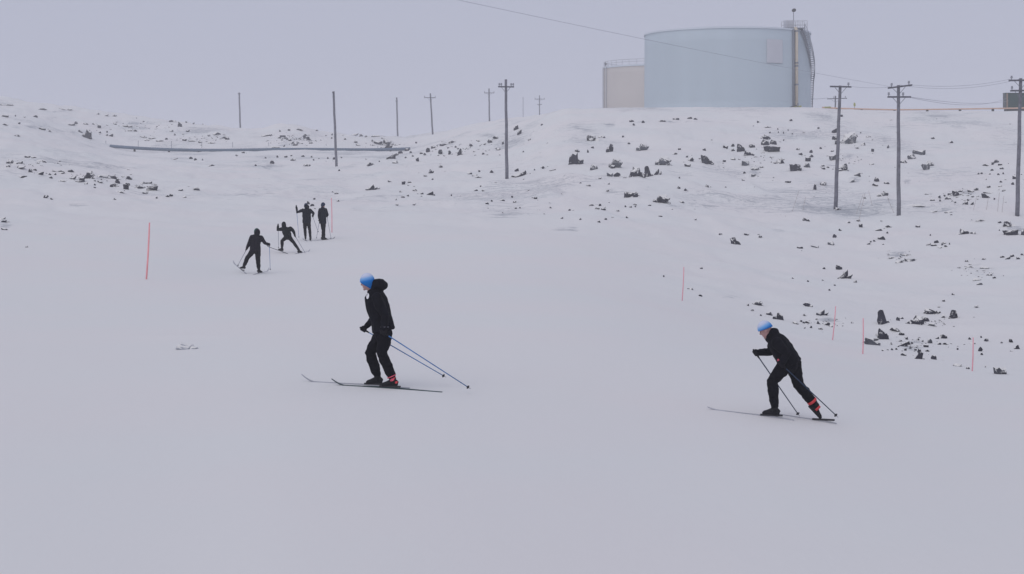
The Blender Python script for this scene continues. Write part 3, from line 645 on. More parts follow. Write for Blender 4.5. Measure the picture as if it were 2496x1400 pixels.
# ------------------------------------------------------------------ rocks
# (x, base y, width, height) read off enlarged views of the photograph; each view: offset x, offset y, enlargement, window kept
VIEWS = {
 'A': (0, 200, 3.18, (-1, 540, 0, 999)), 'B': (540, 180, 3.12, (540, 1310, 0, 999)), 'C': (1300, 260, 3.566, (1310, 1950, 0, 548)),
 'D': (1900, 170, 3.589, (1950, 2600, 0, 548)), 'E': (1600, 540, 2.7857, (0, 2600, 548, 999)), 'Z': (0, 0, 1.0, (-1, 9999, 0, 9999))}
ROCKS = {
'A': """275,272,30,14 150,325,18,12 120,265,10,6 35,270,60,16 40,335,50,10 325,370,50,16 385,385,30,10 135,420,40,12 555,335,50,14 590,325,25,18 665,328,35,10
770,355,28,30 735,330,40,12 890,328,35,12 830,415,20,8 860,420,35,18 675,435,70,55 625,390,40,20 775,395,18,10 830,390,10,6 1395,345,35,35 1330,382,30,10
1355,412,14,8 1455,385,25,14 1500,325,16,8 1620,420,18,10 1680,410,60,20 1640,475,60,10 1340,308,60,8 1445,314,14,6 1110,430,50,10 1185,440,60,8
1240,460,60,8 1290,445,20,10 1140,455,60,6 1490,460,60,12 1550,470,30,14 1430,455,30,12 1350,600,50,10 1480,595,25,14 1515,605,20,14 1570,605,12,10 1640,650,45,8
90,635,80,30 65,658,30,12 160,672,65,22 150,630,50,16 240,698,35,28 270,685,35,8 310,718,48,20 265,588,40,10 320,620,80,16 215,585,40,6 385,718,25,10 428,718,18,10
425,695,40,8 470,695,50,8 480,710,40,10 550,697,45,16 180,740,55,12,p 395,745,25,12,p 490,770,65,12 568,752,45,22 690,755,75,55 635,775,40,30 610,775,60,10 735,770,14,8
735,800,14,10 735,820,20,8 775,780,50,14 665,790,30,12 800,745,80,25,p 880,752,45,22 905,785,45,32 885,812,60,24 985,802,40,22 978,838,40,40 1000,755,50,24 925,855,80,12
890,912,22,6 1110,785,60,10 1155,785,45,14 1205,800,25,8 1085,825,75,18 1180,845,75,32 1120,865,35,18 1215,902,14,14 1325,885,30,16 1300,890,30,5 1400,842,30,10
1525,838,50,22,p 1430,895,30,14 350,898,45,20 400,910,25,5 40,1088,70,16 15,1062,50,12 30,1145,50,14,p 210,1280,30,10 75,182,60,6 20,180,40,8 540,218,40,8 480,212,60,5 330,216,70,5
760,250,20,8 820,262,40,6 890,265,30,5 1000,348,50,12 1050,382,30,10 960,345,60,8 1010,380,40,8""",
'B': """1265,568,70,40 1190,535,60,20 1155,515,30,16 1480,528,14,12 1750,525,60,16 1690,545,60,12 1285,650,65,35 1330,620,30,14 1360,605,35,16 1410,585,30,16 1440,600,20,10
1400,640,14,10 1455,628,16,12 1490,665,24,30 1520,608,25,14 1545,618,20,16 1570,595,30,30 1610,565,30,12 1640,545,14,10 1665,612,30,35 1735,612,22,28 1725,565,18,10
1780,560,14,10 1815,622,40,45 1895,552,22,20 1955,515,40,16 2000,540,14,12 2040,525,35,24 2085,495,40,20 1990,612,18,12 2105,580,35,16 2140,535,14,20 2240,425,40,35
2265,460,35,35 2340,505,22,14 2295,595,10,8 1320,680,40,20 1125,700,40,25 1155,690,30,8 1200,668,10,6 1595,755,38,30 1668,712,30,16 1548,780,25,12 1605,805,14,10
1885,762,38,22 1960,745,16,12 2052,752,28,18 1925,775,40,8 1950,790,50,8 2285,782,135,40,w 2245,740,30,20 2443,720,22,18 2380,735,10,5 1140,888,80,38 1185,880,40,16
1280,822,30,12 1385,840,28,22 1430,828,30,14 1368,900,32,12 1418,930,18,10 1325,960,14,10 1380,940,30,6 1590,925,60,25 1525,915,25,8 1470,890,30,8 1335,1000,20,8
1463,998,20,10 1748,928,10,6 1970,858,12,10 1990,892,20,10 1935,890,30,10 2388,950,25,10 2230,978,25,10 2020,990,25,6 2238,1025,15,10 2270,1022,10,6 2210,940,14,4
2135,965,35,5 2055,970,14,5 2330,890,20,5 660,505,35,30 680,528,30,10 560,545,35,16 540,530,30,12 520,510,25,12 600,500,25,15 630,490,20,20 490,495,30,12 465,480,40,12
440,490,30,10 580,530,18,10 445,438,14,8 513,432,16,5 840,465,12,8 838,492,12,8 40,500,35,20 20,490,30,10 410,565,70,14 475,552,14,8 385,682,32,20 650,702,55,18
545,660,40,16 425,635,16,14 335,642,14,6 490,635,25,8 530,625,16,10 620,630,25,8 685,635,12,10 700,658,12,6 808,645,12,6 912,640,14,5 165,602,25,5 115,625,20,4
260,700,15,5 1020,525,30,14 1040,545,35,10 1100,480,20,8 895,738,14,10 862,650,30,14 660,990,22,22 690,1005,30,14 705,955,16,8 885,970,20,8 875,912,30,6 1255,535,60,30
640,470,30,10 720,432,30,6 590,430,60,5 1010,465,60,6 1060,470,30,10 1170,478,60,6 940,500,20,8 370,470,60,8 330,475,50,5 1230,495,30,8""",
'C': """520,305,95,50 595,270,60,18 380,395,40,28 370,515,120,100,t 515,360,25,14 475,398,15,25 665,400,60,65 830,325,25,16 950,388,105,60,p 525,552,60,40,p 85,540,25,25 165,555,55,8
715,545,110,85,p 685,545,50,35 725,612,55,38 665,605,50,28,p 790,622,40,12 905,618,125,80,b 1010,620,90,85,t 1080,612,60,60,w 1130,518,130,75,p 1165,520,45,20 1230,415,45,15 1270,375,22,12 1340,520,50,20
1370,472,45,28 1335,440,20,20 1445,458,18,12 1515,512,100,75,t 1485,380,30,18 1660,480,25,15 1735,462,40,18 1670,362,40,22 1735,345,30,20 1735,385,30,18 1805,400,75,65
1900,355,50,30 1875,432,80,45 2000,285,100,35 2045,285,35,22 2015,340,60,45 2085,335,50,40 2075,400,130,50,s 2135,500,85,40 1840,515,60,35,p 1985,530,35,14 1835,580,20,14
2280,565,85,55 2300,375,30,14 850,790,105,40,s 1115,848,135,70 1290,835,45,18,p 480,690,35,14 580,628,25,12 655,675,18,10 648,737,25,10 1265,712,25,18 1330,732,40,22 1510,698,28,18
1105,955,35,12 150,882,18,12 20,798,30,14 505,862,40,14 580,862,22,16 555,890,40,14 610,898,40,8 315,902,20,10 285,1070,32,22 628,982,28,14 570,1005,25,14 410,983,18,12
245,972,25,8 800,872,14,10 845,875,20,12 885,855,30,12 885,872,16,8 1010,860,30,8 735,910,25,8 815,967,20,8 1410,985,18,8 855,132,40,22 875,162,25,16 955,140,25,18
1125,130,60,18 1360,105,40,14 1955,138,20,18 2240,125,28,18 75,160,20,10 35,200,25,10 1825,642,24,8 2215,660,50,8 1270,622,14,8 2055,230,14,8 2125,200,10,6
2175,232,10,6 2250,238,14,8 2215,208,8,6 2130,228,8,6 2175,296,10,6 1925,550,70,25,p 1915,605,40,16,p 2040,182,60,14,p 1240,112,50,12,p 1410,112,30,10,p 780,265,16,6""",
'D': """485,550,50,35 485,618,45,40 585,672,170,112,pb 525,668,75,45 640,655,60,40,w 605,580,50,20 730,670,40,30 780,590,40,12 710,555,12,8 812,615,12,8 650,678,20,12 680,690,35,8 815,715,22,22,p 185,745,30,18 275,725,28,26 280,765,35,22
250,800,45,30 465,715,30,10 240,855,55,35,p 380,845,30,12 385,870,30,10 425,858,22,14 560,888,110,55 545,850,60,20 470,795,60,40,p 850,978,40,35 840,1018,40,20 938,998,45,22
810,830,40,12,p 1085,815,55,20 1155,785,60,40,p 1220,745,90,35,p 1275,880,60,45,p 1310,845,60,40,p 1340,605,30,16 1500,640,35,16 950,685,20,30,p 300,1055,45,45,t 380,1010,50,30 905,1110,90,40,p 745,1125,25,14
1190,1200,140,20,p 1340,1145,40,16 1400,1120,20,20 1405,1150,16,14 1445,1105,20,12 1470,1132,40,20 1485,1095,25,12 1555,1110,80,50 1580,1068,40,20 1680,1070,60,20
1720,1055,40,25 1830,1032,35,18 1690,1115,25,10 1805,1125,65,35,t 1825,1080,80,10 1880,1135,14,10 1625,1178,55,28 1685,1180,22,22 1650,1145,20,10 1535,1165,16,8 1810,840,70,14
1895,812,40,25 1865,830,20,20 1930,838,35,16 1945,868,35,12 1860,882,28,12 1740,915,20,10 1770,912,20,8 1840,915,16,8 1915,920,20,12 1958,912,14,10 2058,955,35,30
2040,1005,28,18 1940,985,28,12 1930,1022,28,10 1960,1062,28,10 340,515,18,8 545,410,20,16 360,690,20,8 220,1320,35,22 250,1325,30,14 710,1370,30,22 690,1325,30,12
600,1340,40,10 1760,1325,90,18 1930,1340,40,10 500,1228,70,25 1350,1245,60,10,p 1480,1250,70,10,p 680,930,60,22,p 640,985,60,25,p 700,910,50,14,p""",
'E': """435,90,22,8 530,160,80,45 610,92,35,8 705,108,22,12 1185,158,40,22,p 1210,108,25,20 1248,62,20,12 1388,38,25,20 1440,155,25,12 1525,122,50,22 1480,135,16,12 1455,140,12,10
1580,40,40,12 1510,62,45,10 1568,80,14,8 1775,38,28,8 1860,95,10,6 2090,90,100,35 2150,88,30,18 2330,62,12,8 2395,38,70,35 2405,98,90,35 2490,95,25,40 2430,65,35,10
1845,160,30,14 1900,145,30,20 1885,165,40,14 1925,180,25,14 1950,150,25,12 1965,172,20,10 1990,155,8,6 1940,160,12,8 2350,245,30,10 2385,255,35,20 2415,240,30,16
2460,255,25,14 2485,228,20,8 2220,258,20,8 2105,272,20,8 1240,325,40,28 1280,395,85,55,w 1350,415,22,14 1138,322,20,6 1030,408,15,5 1212,435,14,6 1175,468,14,6
928,388,14,5 230,460,40,8 300,507,25,6 50,375,10,6 305,320,18,6 685,572,55,25 652,605,14,8 765,635,35,18 825,670,58,36,t 710,640,12,6 620,570,14,6 1028,580,50,22
1125,642,60,32,w 1105,640,30,16 945,695,30,14 980,680,20,10 1025,690,25,12 1000,690,14,8 1100,695,22,18 1165,705,30,14 1185,715,20,14 1050,722,14,12 1115,732,24,6
1005,640,16,10 1550,712,80,80,t 1640,672,20,20 1665,660,22,6 1770,710,125,50,t 1825,682,50,30 1870,635,90,32 1945,655,25,20 1870,718,30,22,p 2025,665,60,45 1920,625,20,12
2060,660,16,8 1540,808,65,58 1465,842,75,40,p 1410,822,20,6 1500,778,24,12 1625,752,45,22 1665,772,32,16 1595,835,12,14 1600,872,14,10 1630,870,12,8 1640,850,16,10
1680,845,40,20 1705,835,28,18 1700,800,14,14 1735,830,14,10 1760,875,14,8 1775,805,18,10 1808,815,10,6 1830,852,28,14 1855,825,28,26,p 1840,882,24,8 1690,875,14,12
1725,862,14,10 1660,815,10,8 1680,910,30,14,p 1538,878,12,6 1785,938,60,40,t 1785,890,20,20 1883,935,30,22 1945,792,40,20 1905,795,18,10 1920,835,20,12 1965,835,30,6
2128,800,16,12 2238,812,20,16 2200,880,25,25 2210,905,14,10 2045,870,10,8 2045,982,50,14,p 2115,1000,20,12 2232,988,10,8 2333,1040,60,34,p 2408,820,20,18 2447,865,32,22,t
2345,825,14,5 2205,788,10,6 2145,830,30,6 2175,585,25,14,p 1915,582,18,6 1950,542,18,6 2015,498,20,6 2260,365,40,14 2295,385,22,10 2195,430,40,12,p 2175,400,50,14,p 1600,250,50,12,p 1650,280,50,14,p
1720,270,60,16,p 1690,230,50,10,p 2230,320,60,14,p 2120,310,50,10,p 1005,725,12,5 1075,175,50,8,p 975,182,40,6,p""",
'Z': """458,854,58,13,pr"""}
BIG = {   # large boulders that can be told apart
 ('A', 675, 435): 'dark angular boulder high on the far left ridge', ('A', 690, 755): 'largest dark boulder in the rock band on the left hillside',
 ('A', 90, 635): 'long dark rock at the upper left end of the left hillside band', ('A', 978, 838): 'upright dark rock at the lower edge of the left hillside band',
 ('A', 1180, 845): 'broad low rock at the right end of the left hillside band', ('A', 350, 898): 'lone dark rock in smooth snow below the left hillside band',
 ('A', 210, 1280): 'tiny lone dark stone in smooth snow at far left', ('A', 40, 1088): 'low dark rock at the left frame edge below the rock band',
 ('A', 1395, 345): 'slanting dark rock on the skyline slope above the left part of the dark pipeline',
 ('B', 1265, 568): 'thick dark outcrop above the right end of the dark pipeline', ('B', 2285, 782): 'long dark wedge rock just right of the mid slope pole base',
 ('B', 1140, 888): 'dark slanting rock alone on the lower slope left of the mid slope pole', ('B', 1590, 925): 'flat dark rock on the lower slope below the vertical rock',
 ('B', 1815, 622): 'upright dark rock on the slope left of the mid slope pole', ('B', 1595, 755): 'dark rock at the foot of a snowy gully left of the mid slope pole',
 ('B', 2240, 425): 'upper of two round dark rocks high beside the mid slope pole', ('B', 2265, 460): 'lower of two round dark rocks high beside the mid slope pole',
 ('B', 660, 505): 'dark rock on the knoll behind the dark pipeline',
 ('C', 370, 515): 'jagged dark boulder below the cream tank', ('C', 520, 305): 'square dark boulder with snowy face under the gap left of the cream tank',
 ('C', 905, 618): 'left block of the big dark boulder pile below the tanks', ('C', 1010, 620): 'peaked middle block of the big dark boulder pile below the tanks',
 ('C', 1080, 612): 'right wedge of the big dark boulder pile below the tanks', ('C', 1130, 518): 'snow dusted pale boulder right above the big boulder pile',
 ('C', 1515, 512): 'pointed dark boulder on the middle slope right of the big boulder pile', ('C', 2075, 400): 'flat topped dark slab below the stacked rocks under the blue tank',
 ('C', 950, 388): 'snow capped boulder with dark foot on the slope under the blue tank', ('C', 715, 545): 'snow streaked boulder left above the big boulder pile',
 ('C', 1115, 848): 'large rough dark boulder at the bottom of the slope under the tanks', ('C', 850, 790): 'low flat dark slab left of the large rough bottom boulder',
 ('C', 1805, 400): 'dark upright boulder left of the flat topped slab', ('C', 1875, 432): 'dark triangular rock left below the flat topped slab',
 ('C', 2135, 500): 'dark blocky rock right below the flat topped slab', ('C', 2280, 565): 'dark double humped rock left of the leaning pole',
 ('C', 2000, 285): 'topmost rock of the stacked rocks above the flat topped slab', ('C', 665, 400): 'hooked dark rock high on the slope under the cream tank',
 ('D', 585, 672): 'huge snow capped boulder directly behind the leaning pole', ('D', 525, 668): 'dark foot of the huge snow capped boulder behind the leaning pole',
 ('D', 640, 655): 'dark right flank rock of the huge snow capped boulder', ('D', 560, 888): 'dark boulder touching the middle of the leaning pole',
 ('D', 300, 1055): 'dark pointed rock left of the lower leaning pole', ('D', 1555, 1110): 'biggest dark rock in the row right of the middle tall pole',
 ('D', 1805, 1125): 'dark triangular rock left of the pole before the green building', ('D', 1625, 1178): 'dark low rock at the bottom of the row right of the middle tall pole',
 ('D', 500, 1228): 'low stones heaped at the base of the leaning pole', ('D', 905, 1110): 'grey low rock between the bases of the leaning and the middle pole',
 ('E', 530, 160): 'dark lone boulder on open snow well behind the bent skier', ('E', 2090, 90): 'long low dark boulder on the slope below the pole before the green building',
 ('E', 2395, 38): 'dark boulder with snow tail near the right frame edge, upper one', ('E', 2405, 98): 'dark blocky boulder near the right frame edge, lower one',
 ('E', 1240, 325): 'small round dark rock on open snow above the bent skier', ('E', 1280, 395): 'slanting dark wedge rock on open snow above the bent skier',
 ('E', 825, 670): 'pointed dark rock just behind the blue hat of the bent skier', ('E', 1550, 712): 'dark leaning spike rock right of the two close pink markers',
 ('E', 1770, 710): 'wide peaked dark rock in the cluster right of the pink markers', ('E', 1870, 635): 'topmost dark rock in the cluster right of the pink markers',
 ('E', 1540, 808): 'grey rounded boulder beside the upright pink marker', ('E', 1465, 842): 'snow dusted jagged rock touching the upright pink marker',
 ('E', 1785, 938): 'lowest dark rock in the cluster right of the pink markers', ('E', 2333, 1040): 'pale snow covered stone right of the rightmost pink marker',
 ('E', 2025, 665): 'bristly dark rock at the right end of the cluster beyond the pink markers', ('E', 2447, 865): 'small pointed dark rock near the right frame edge below the cluster',
 ('E', 1028, 580): 'dark rock with snow top behind the bent skier, uppermost of its patch', ('E', 1125, 642): 'slanting dark rock left of the leaning pink marker',
 ('E', 685, 572): 'dark rock on the snow left above the bent skier', ('Z', 458, 854): 'low snow dusted rock alone in the smooth snow left of the upright skier'}
REGIONS = [   # px range, row range, words
 (0, 540, 0, 345, 'on the far left ridge above the pipeline'), (0, 540, 345, 400, 'near the left end of the dark pipeline'),
 (0, 540, 400, 600, 'in the rock band on the left hillside'), (540, 860, 0, 366, 'on the knoll behind the dark pipeline'),
 (540, 900, 366, 430, 'on flat snow just in front of the dark pipeline'), (700, 860, 430, 560, 'in the snow behind the distant skiers'),
 (860, 1230, 0, 400, 'by the right end of the dark pipeline'), (860, 1230, 400, 560, 'on the lower slope left of the mid slope pole'),
 (1230, 1470, 0, 400, 'high on the slope right of the mid slope pole'), (1230, 1470, 400, 620, 'on the lower slope right of the mid slope pole'),
 (1470, 1780, 0, 400, 'high on the slope under the tanks'), (1470, 1780, 400, 548, 'low on the slope under the tanks'),
 (1780, 1990, 0, 400, 'under the right end of the pale blue tank'), (1780, 1990, 400, 548, 'on the lower slope left of the leaning pole'),
 (1990, 2190, 0, 548, 'between the leaning pole and the middle tall pole'), (2190, 2600, 0, 548, 'on the slope right of the middle tall pole'),
 (1500, 1960, 548, 720, 'on open snow above the bent skier'), (1960, 2200, 548, 720, 'on the lower slope below the middle tall pole'),
 (2200, 2600, 548, 720, 'on the lower slope near the right frame edge'), (1500, 2060, 720, 900, 'around the bent skier and the leaning pink marker'),
 (2060, 2340, 720, 960, 'in the cluster right of the upright pink marker'), (2340, 2600, 720, 960, 'around the rightmost pink marker')]

def rock_mesh(seed, style, fine):
    """a broken angular stone, unit wide and high, foot at z = 0"""
    r = random.Random(seed); bm = bmesh.new()
    parts = [(0, 0, 1, 1)] if not fine else [(-.12, 0, .76, 1.0), (.22, r.uniform(-.1, .1), .56, r.uniform(.4, .7)), (r.uniform(-.4, -.2), -.12, .42, r.uniform(.25, .5))]
    if style == 's' and fine: parts = [(0, 0, 1, 1), (.3, -.1, .4, .6)]
    for (dx, dy, ws, hs_) in parts:
        if dx > 0 and seed % 2: dx = dx
        new = []
        for i in range(20):
            a = r.uniform(0, 2 * math.pi); z = r.uniform(0, 1)
            if style == 's': w = r.uniform(.42, .5); z = r.choice([0, r.uniform(.75, 1.0), r.uniform(.3, .9)])
            elif style == 't': w = .5 * (1 - .5 * z) * r.uniform(.7, 1.0)
            elif style == 'w': w = .5 * r.uniform(.7, 1)
            elif style == 'r': w = .5 * math.sqrt(max(0, 1 - (z - .1) ** 2)) * r.uniform(.8, 1)
            else: w = .5 * (1 - .5 * z * z) * r.uniform(.7, 1.0)
            x = w * math.cos(a); y = w * math.sin(a)
            if style == 'w': z *= (.28 + .72 * (x + .5))
            if style == 't': x += .22 * z * (1 if seed % 2 else -1)
            new.append(bm.verts.new((x * ws + dx, y * .9 * ws + dy, z * hs_)))
        bmesh.ops.convex_hull(bm, input=new)
    loose = [v for v in bm.verts if not v.link_faces]; bmesh.ops.delete(bm, geom=loose, context='VERTS')
    if fine:
        bmesh.ops.subdivide_edges(bm, edges=bm.edges[:], cuts=2, use_grid_fill=True)
        bmesh.ops.triangulate(bm, faces=bm.faces[:])
        off = Vector((seed * 3.1, 0, 0))
        for v in bm.verts:
            k = mnoise.noise(v.co * 2.6 + off) * .16 + mnoise.noise(v.co * 7 + off) * .07
            c = Vector((v.co.x, v.co.y, (v.co.z - .3) * .8)); v.co += c * k * 1.6
    me = bpy.data.meshes.new('rock')
    xs = [v.co.x for v in bm.verts]; zs = [v.co.z for v in bm.verts]
    cx_, wx, hz = (max(xs) + min(xs)) / 2, max(xs) - min(xs), max(zs)
    for v in bm.verts: v.co = Vector(((v.co.x - cx_) / wx, v.co.y / wx, v.co.z / hz))
    bmesh.ops.recalc_face_normals(bm, faces=bm.faces)
    bm.to_mesh(me); bm.free()
    return me
LIB = {}
for st_ in 'bstwr':
    for f_ in (0, 1):
        LIB[st_, f_] = []
        for q in range(5):
            me = rock_mesh(101 * (ord(st_) % 17) + q, st_, f_)
            me2 = me.copy(); me.materials.append(M['rock']); me2.materials.append(M['rock_snowy'])
            LIB[st_, f_].append((me, me2))
rocks = []
rr = random.Random(5)
for vk, txt in ROCKS.items():
    ox, oy, k, win = VIEWS[vk]
    for w_ in txt.split():
        q = w_.split(','); x, y, w, h = (float(t) for t in q[:4]); ty = q[4] if len(q) > 4 else ''
        px, py = ox + x / k, oy + y / k
        if not (win[0] <= px < win[1] and win[2] <= py < win[3]): continue
        if vk == 'E' and y > 560: w, h = w * 1.18, h * 1.12
        rocks.append((px, py, w / k, h / k, ty, BIG.get((vk, int(x), int(y)))))
rocks.sort(key=lambda t: (0 if t[5] else 1, -(t[2] * t[3])))
small_v, small_f = [], []; SHARED = {}; DRIFT = []
for i, (px, py, w, h, ty, lab) in enumerate(rocks):
    D = hit(px, py + 1)
    s = F / D; big_ = w * h > 150; W, H = w / s * (1.22 if big_ else 1.12), max(h, 3.5) / s * (1.22 if big_ else 1.06)
    dep = min(W * rr.uniform(.7, 1.0), H * 2.2 + .3)
    fl = 1 if (lab or w * h > 260) else 0
    pale = ty[:1] == 'p'; ty = ty[1:] if pale else ty; st_ = ty if ty in ('s', 't', 'w', 'r', 'b') else rr.choice('bbbrtwsrrr' if not pale else 'rrs')
    me = LIB[st_, fl][rr.randrange(5)][1 if pale else 0]
    b = U(px, py, D); b.y += dep * .4; b.x = (px - CX) / F * b.y; z0 = EYE - (py - HY) / s
    zc = min(z0, ground_xy(b.x, b.y)) - .14 * H - .03; loc = Vector((b.x, b.y, zc)); scl = (W * (1 if rr.random() < .5 else -1), dep / .9, z0 + H - zc)
    rot = rr.uniform(-.25, .25)
    if w * h > 150 and D < 240: DRIFT.append((b.x, b.y, W, H))
    if i < 292:
        o = bpy.data.objects.new('boulder' if w * h > 700 else 'rock', me); col.objects.link(o)
        if py > 840 and px < 600:
            o.data = me.copy(); o.data.materials.clear(); o.data.materials.append(M['rock_frost'])
        o.location = loc; o.scale = (abs(scl[0]), scl[1], scl[2]); o.rotation_euler = (0, 0, rot + (math.pi if scl[0] < 0 and st_ != 'w' else 0))
        if lab: tag(o, lab, 'rock', 'boulders on the snowy slopes')
        else:
            reg = next((t[4] for t in REGIONS if t[0] <= px < t[1] and t[2] <= py < t[3]), 'on the snowy slope')
            ar = w / h; shape = 'thin flat' if ar > 3.2 else ('low' if ar > 2 else ('chunky' if ar > 1.2 else 'upright'))
            size = 'middling' if w * h > 200 else ('small' if w * h > 80 else 'tiny')
            tone = 'snowy grey' if pale else 'dark'
            tag(o, f'{size} {shape} {tone} rock {reg}', 'rock', f'{size} {shape} {tone} rocks {reg}'); SHARED.setdefault(o['label'], []).append((px, o))
    else:
        c, sn = math.cos(rot), math.sin(rot); base = len(small_v)
        for v in me.vertices:
            x, y, z = v.co.x * abs(scl[0]), v.co.y * scl[1], v.co.z * scl[2]
            small_v.append((loc.x + x * c - y * sn, loc.y + x * sn + y * c, loc.z + z))
        small_f += [tuple(base + t for t in p_.vertices) for p_ in me.polygons]
ORD = [t + (' from left' if i else '') for i, t in enumerate(NTH)]
for lb, ms in SHARED.items():
    if len(ms) < 2: continue
    ms.sort(key=lambda t: t[0])
    for k, (_, o) in enumerate(ms):
        if len(ms) <= 11:
            nl = lb + ', ' + ('rightmost' if k == len(ms) - 1 else ORD[k])
            if len(nl.split()) <= 16: o['label'] = nl
# snow banked up against the larger rocks
for (x_, y_, W_, H_) in DRIFT:
    sx_, sy_ = .75 * W_, max(.8 * W_, .012 * y_)
    i0, i1 = np.searchsorted(gD, y_ - 3 * sy_), np.searchsorted(gD, y_ + 3 * sy_)
    GZ[i0:i1] += .15 * H_ * np.exp(-((XX[i0:i1] - x_ - .25 * W_) / sx_) ** 2 - ((DD[i0:i1] - y_) / sy_) ** 2)
go.data.vertices.foreach_set('co', np.stack([XX, DD, GZ], -1).astype(np.float32).ravel()); go.data.update()
# stones too small to tell apart, strewn over the rocky parts of the slopes
PATCH = [(715, 341, 45, 11, 70), (500, 336, 60, 9, 36), (330, 310, 80, 11, 44), (930, 354, 40, 8, 34), (1130, 362, 70, 14, 50), (100, 400, 70, 6, 34), (230, 432, 70, 9, 60), (330, 455, 50, 7, 34),
         (2225, 842, 55, 18, 56), (2290, 790, 40, 10, 26), (2015, 785, 48, 10, 34), (2330, 480, 60, 12, 40), (2060, 385, 40, 10, 26), (1850, 380, 50, 16, 36), (2380, 665, 50, 16, 30), (2200, 625, 45, 12, 24)]
PTS = [(rr.gauss(a, sa * .6), rr.gauss(b, sb * .6)) for a, b, sa, sb, n_ in PATCH for _ in range(n_)]
for k in range(220 + len(PTS)):
    if k >= 220: px, py = PTS[k - 220]
    elif rr.random() < .62:
        t = rocks[rr.randrange(len(rocks))]; px = t[0] + rr.gauss(0, 26); py = t[1] + rr.gauss(0, 7)
    else:
        px = rr.uniform(1000, 2500); py = rr.uniform(290, 545) if px > 1250 else rr.uniform(360, 520)
    if 545 < py and px < 1700 or py > 900 or py < 258: continue
    D = hit(px, py)
    if D > 370 or D < 30: continue
    W = rr.uniform(2, 6.5) / F * D; H = W * rr.uniform(.3, .6); me = LIB['b', 0][rr.randrange(5)][0]; base = len(small_v)
    x0 = (px - CX) / F * D; z0 = ground(px, D)
    for v in me.vertices: small_v.append((x0 + v.co.x * W, D + v.co.y * W, z0 - H * .25 + v.co.z * H))
    small_f += [tuple(base + t for t in p_.vertices) for p_ in me.polygons]
me = bpy.data.meshes.new('scattered_stones'); me.from_pydata(small_v, [], small_f); me.update()
o = link(me, 'scattered_stones', M['rock']); tag(o, 'countless tiny dark stones strewn over the snowy slopes', 'stones', kind='stuff')

# ------------------------------------------------------------------ skiers
UP = Vector((0, 0, 1))
def make_ski(tip, tail, foot, m, label, lift=(0, 0), length=None, width=.046, curl=.075):
    """tip and tail: ground points (x, y); shifted sideways to run under the boot"""
    tip, tail, foot = Vector((tip[0], tip[1], 0)), Vector((tail[0], tail[1], 0)), Vector((foot[0], foot[1], 0))
    d = (tip - tail); L = d.length; d.normalize(); side = Vector((-d.y, d.x, 0))
    sh = side * ((foot - tail).dot(side)); tip += sh; tail += sh
    n = 28; base = tail.lerp(tip, .5); base.z = ground_xy(base.x, base.y)
    root = thing('ski', base, label, 'ski', 'cross-country skis')
    V, Fc = [], []
    zfoot = None; tf = (foot - tail).dot(d) / L
    for i in range(n + 1):
        t = i / n; p = tail.lerp(tip, t)
        th = .012 + .010 * math.exp(-((t - tf) / .22) ** 2)
        z = ground_xy(p.x, p.y) - .003 + .004 * math.exp(-((t - tf) / .25) ** 2) + lift[0] * t + lift[1] * (1 - t)
        if t > .88: z += curl * ((t - .88) / .12) ** 1.7
        w = width * (1 - .25 * math.exp(-((t - tf) / .3) ** 2)) * (1 if t < .93 else max(.35, 1 - (t - .93) / .07 * .65)) / 2
        for sx, sz in ((-1, 0), (1, 0), (1, 1), (-1, 1)):
            q = p + side * (sx * w); V.append((q.x, q.y, z + sz * th))
        if zfoot is None and t >= tf: zfoot = z + th
    for i in range(n):
        for k in range(4): Fc.append((i * 4 + k, i * 4 + (k + 1) % 4, (i + 1) * 4 + (k + 1) % 4, (i + 1) * 4 + k))
    Fc += [(3, 2, 1, 0), tuple(n * 4 + k for k in range(4))]
    MB().add(V, Fc).build('blade', m, root)
    zf = zfoot or base.z + .03
    c = foot + sh * 0; MB().box((foot.x, foot.y, zf + .008), d * .17, side * .024, (0, 0, .012)).build('binding', M['dark'], root)
    return zf
def make_pole(hand, tip, m, label, rad=.0095):
    hand, tip = Vector(hand), Vector(tip); a = (tip - hand).normalized()
    root = thing('ski_pole', tip, label, 'ski pole', 'ski poles')
    MB().loft([hand, tip - a * .05], [rad, rad * .75], n=8).build('shaft', m, root, True)
    MB().loft([hand - a * .07, hand - a * .06, hand + a * .07, hand + a * .10], [.012, .017, .014, .010], n=8).build('grip', M['glove'], root, True)
    MB().loft([tip - a * .07, tip - a * .05, tip - a * .035], [.012, .034, .014], n=8).build('basket', M['dark'], root, True)
    MB().loft([tip - a * .05, tip], [.005, .003], n=6).build('spike', M['steel'], root)
    return a
def head_axes(f):
    f = Vector(f).normalized(); l = UP.cross(f).normalized(); return f, l, f.cross(l)
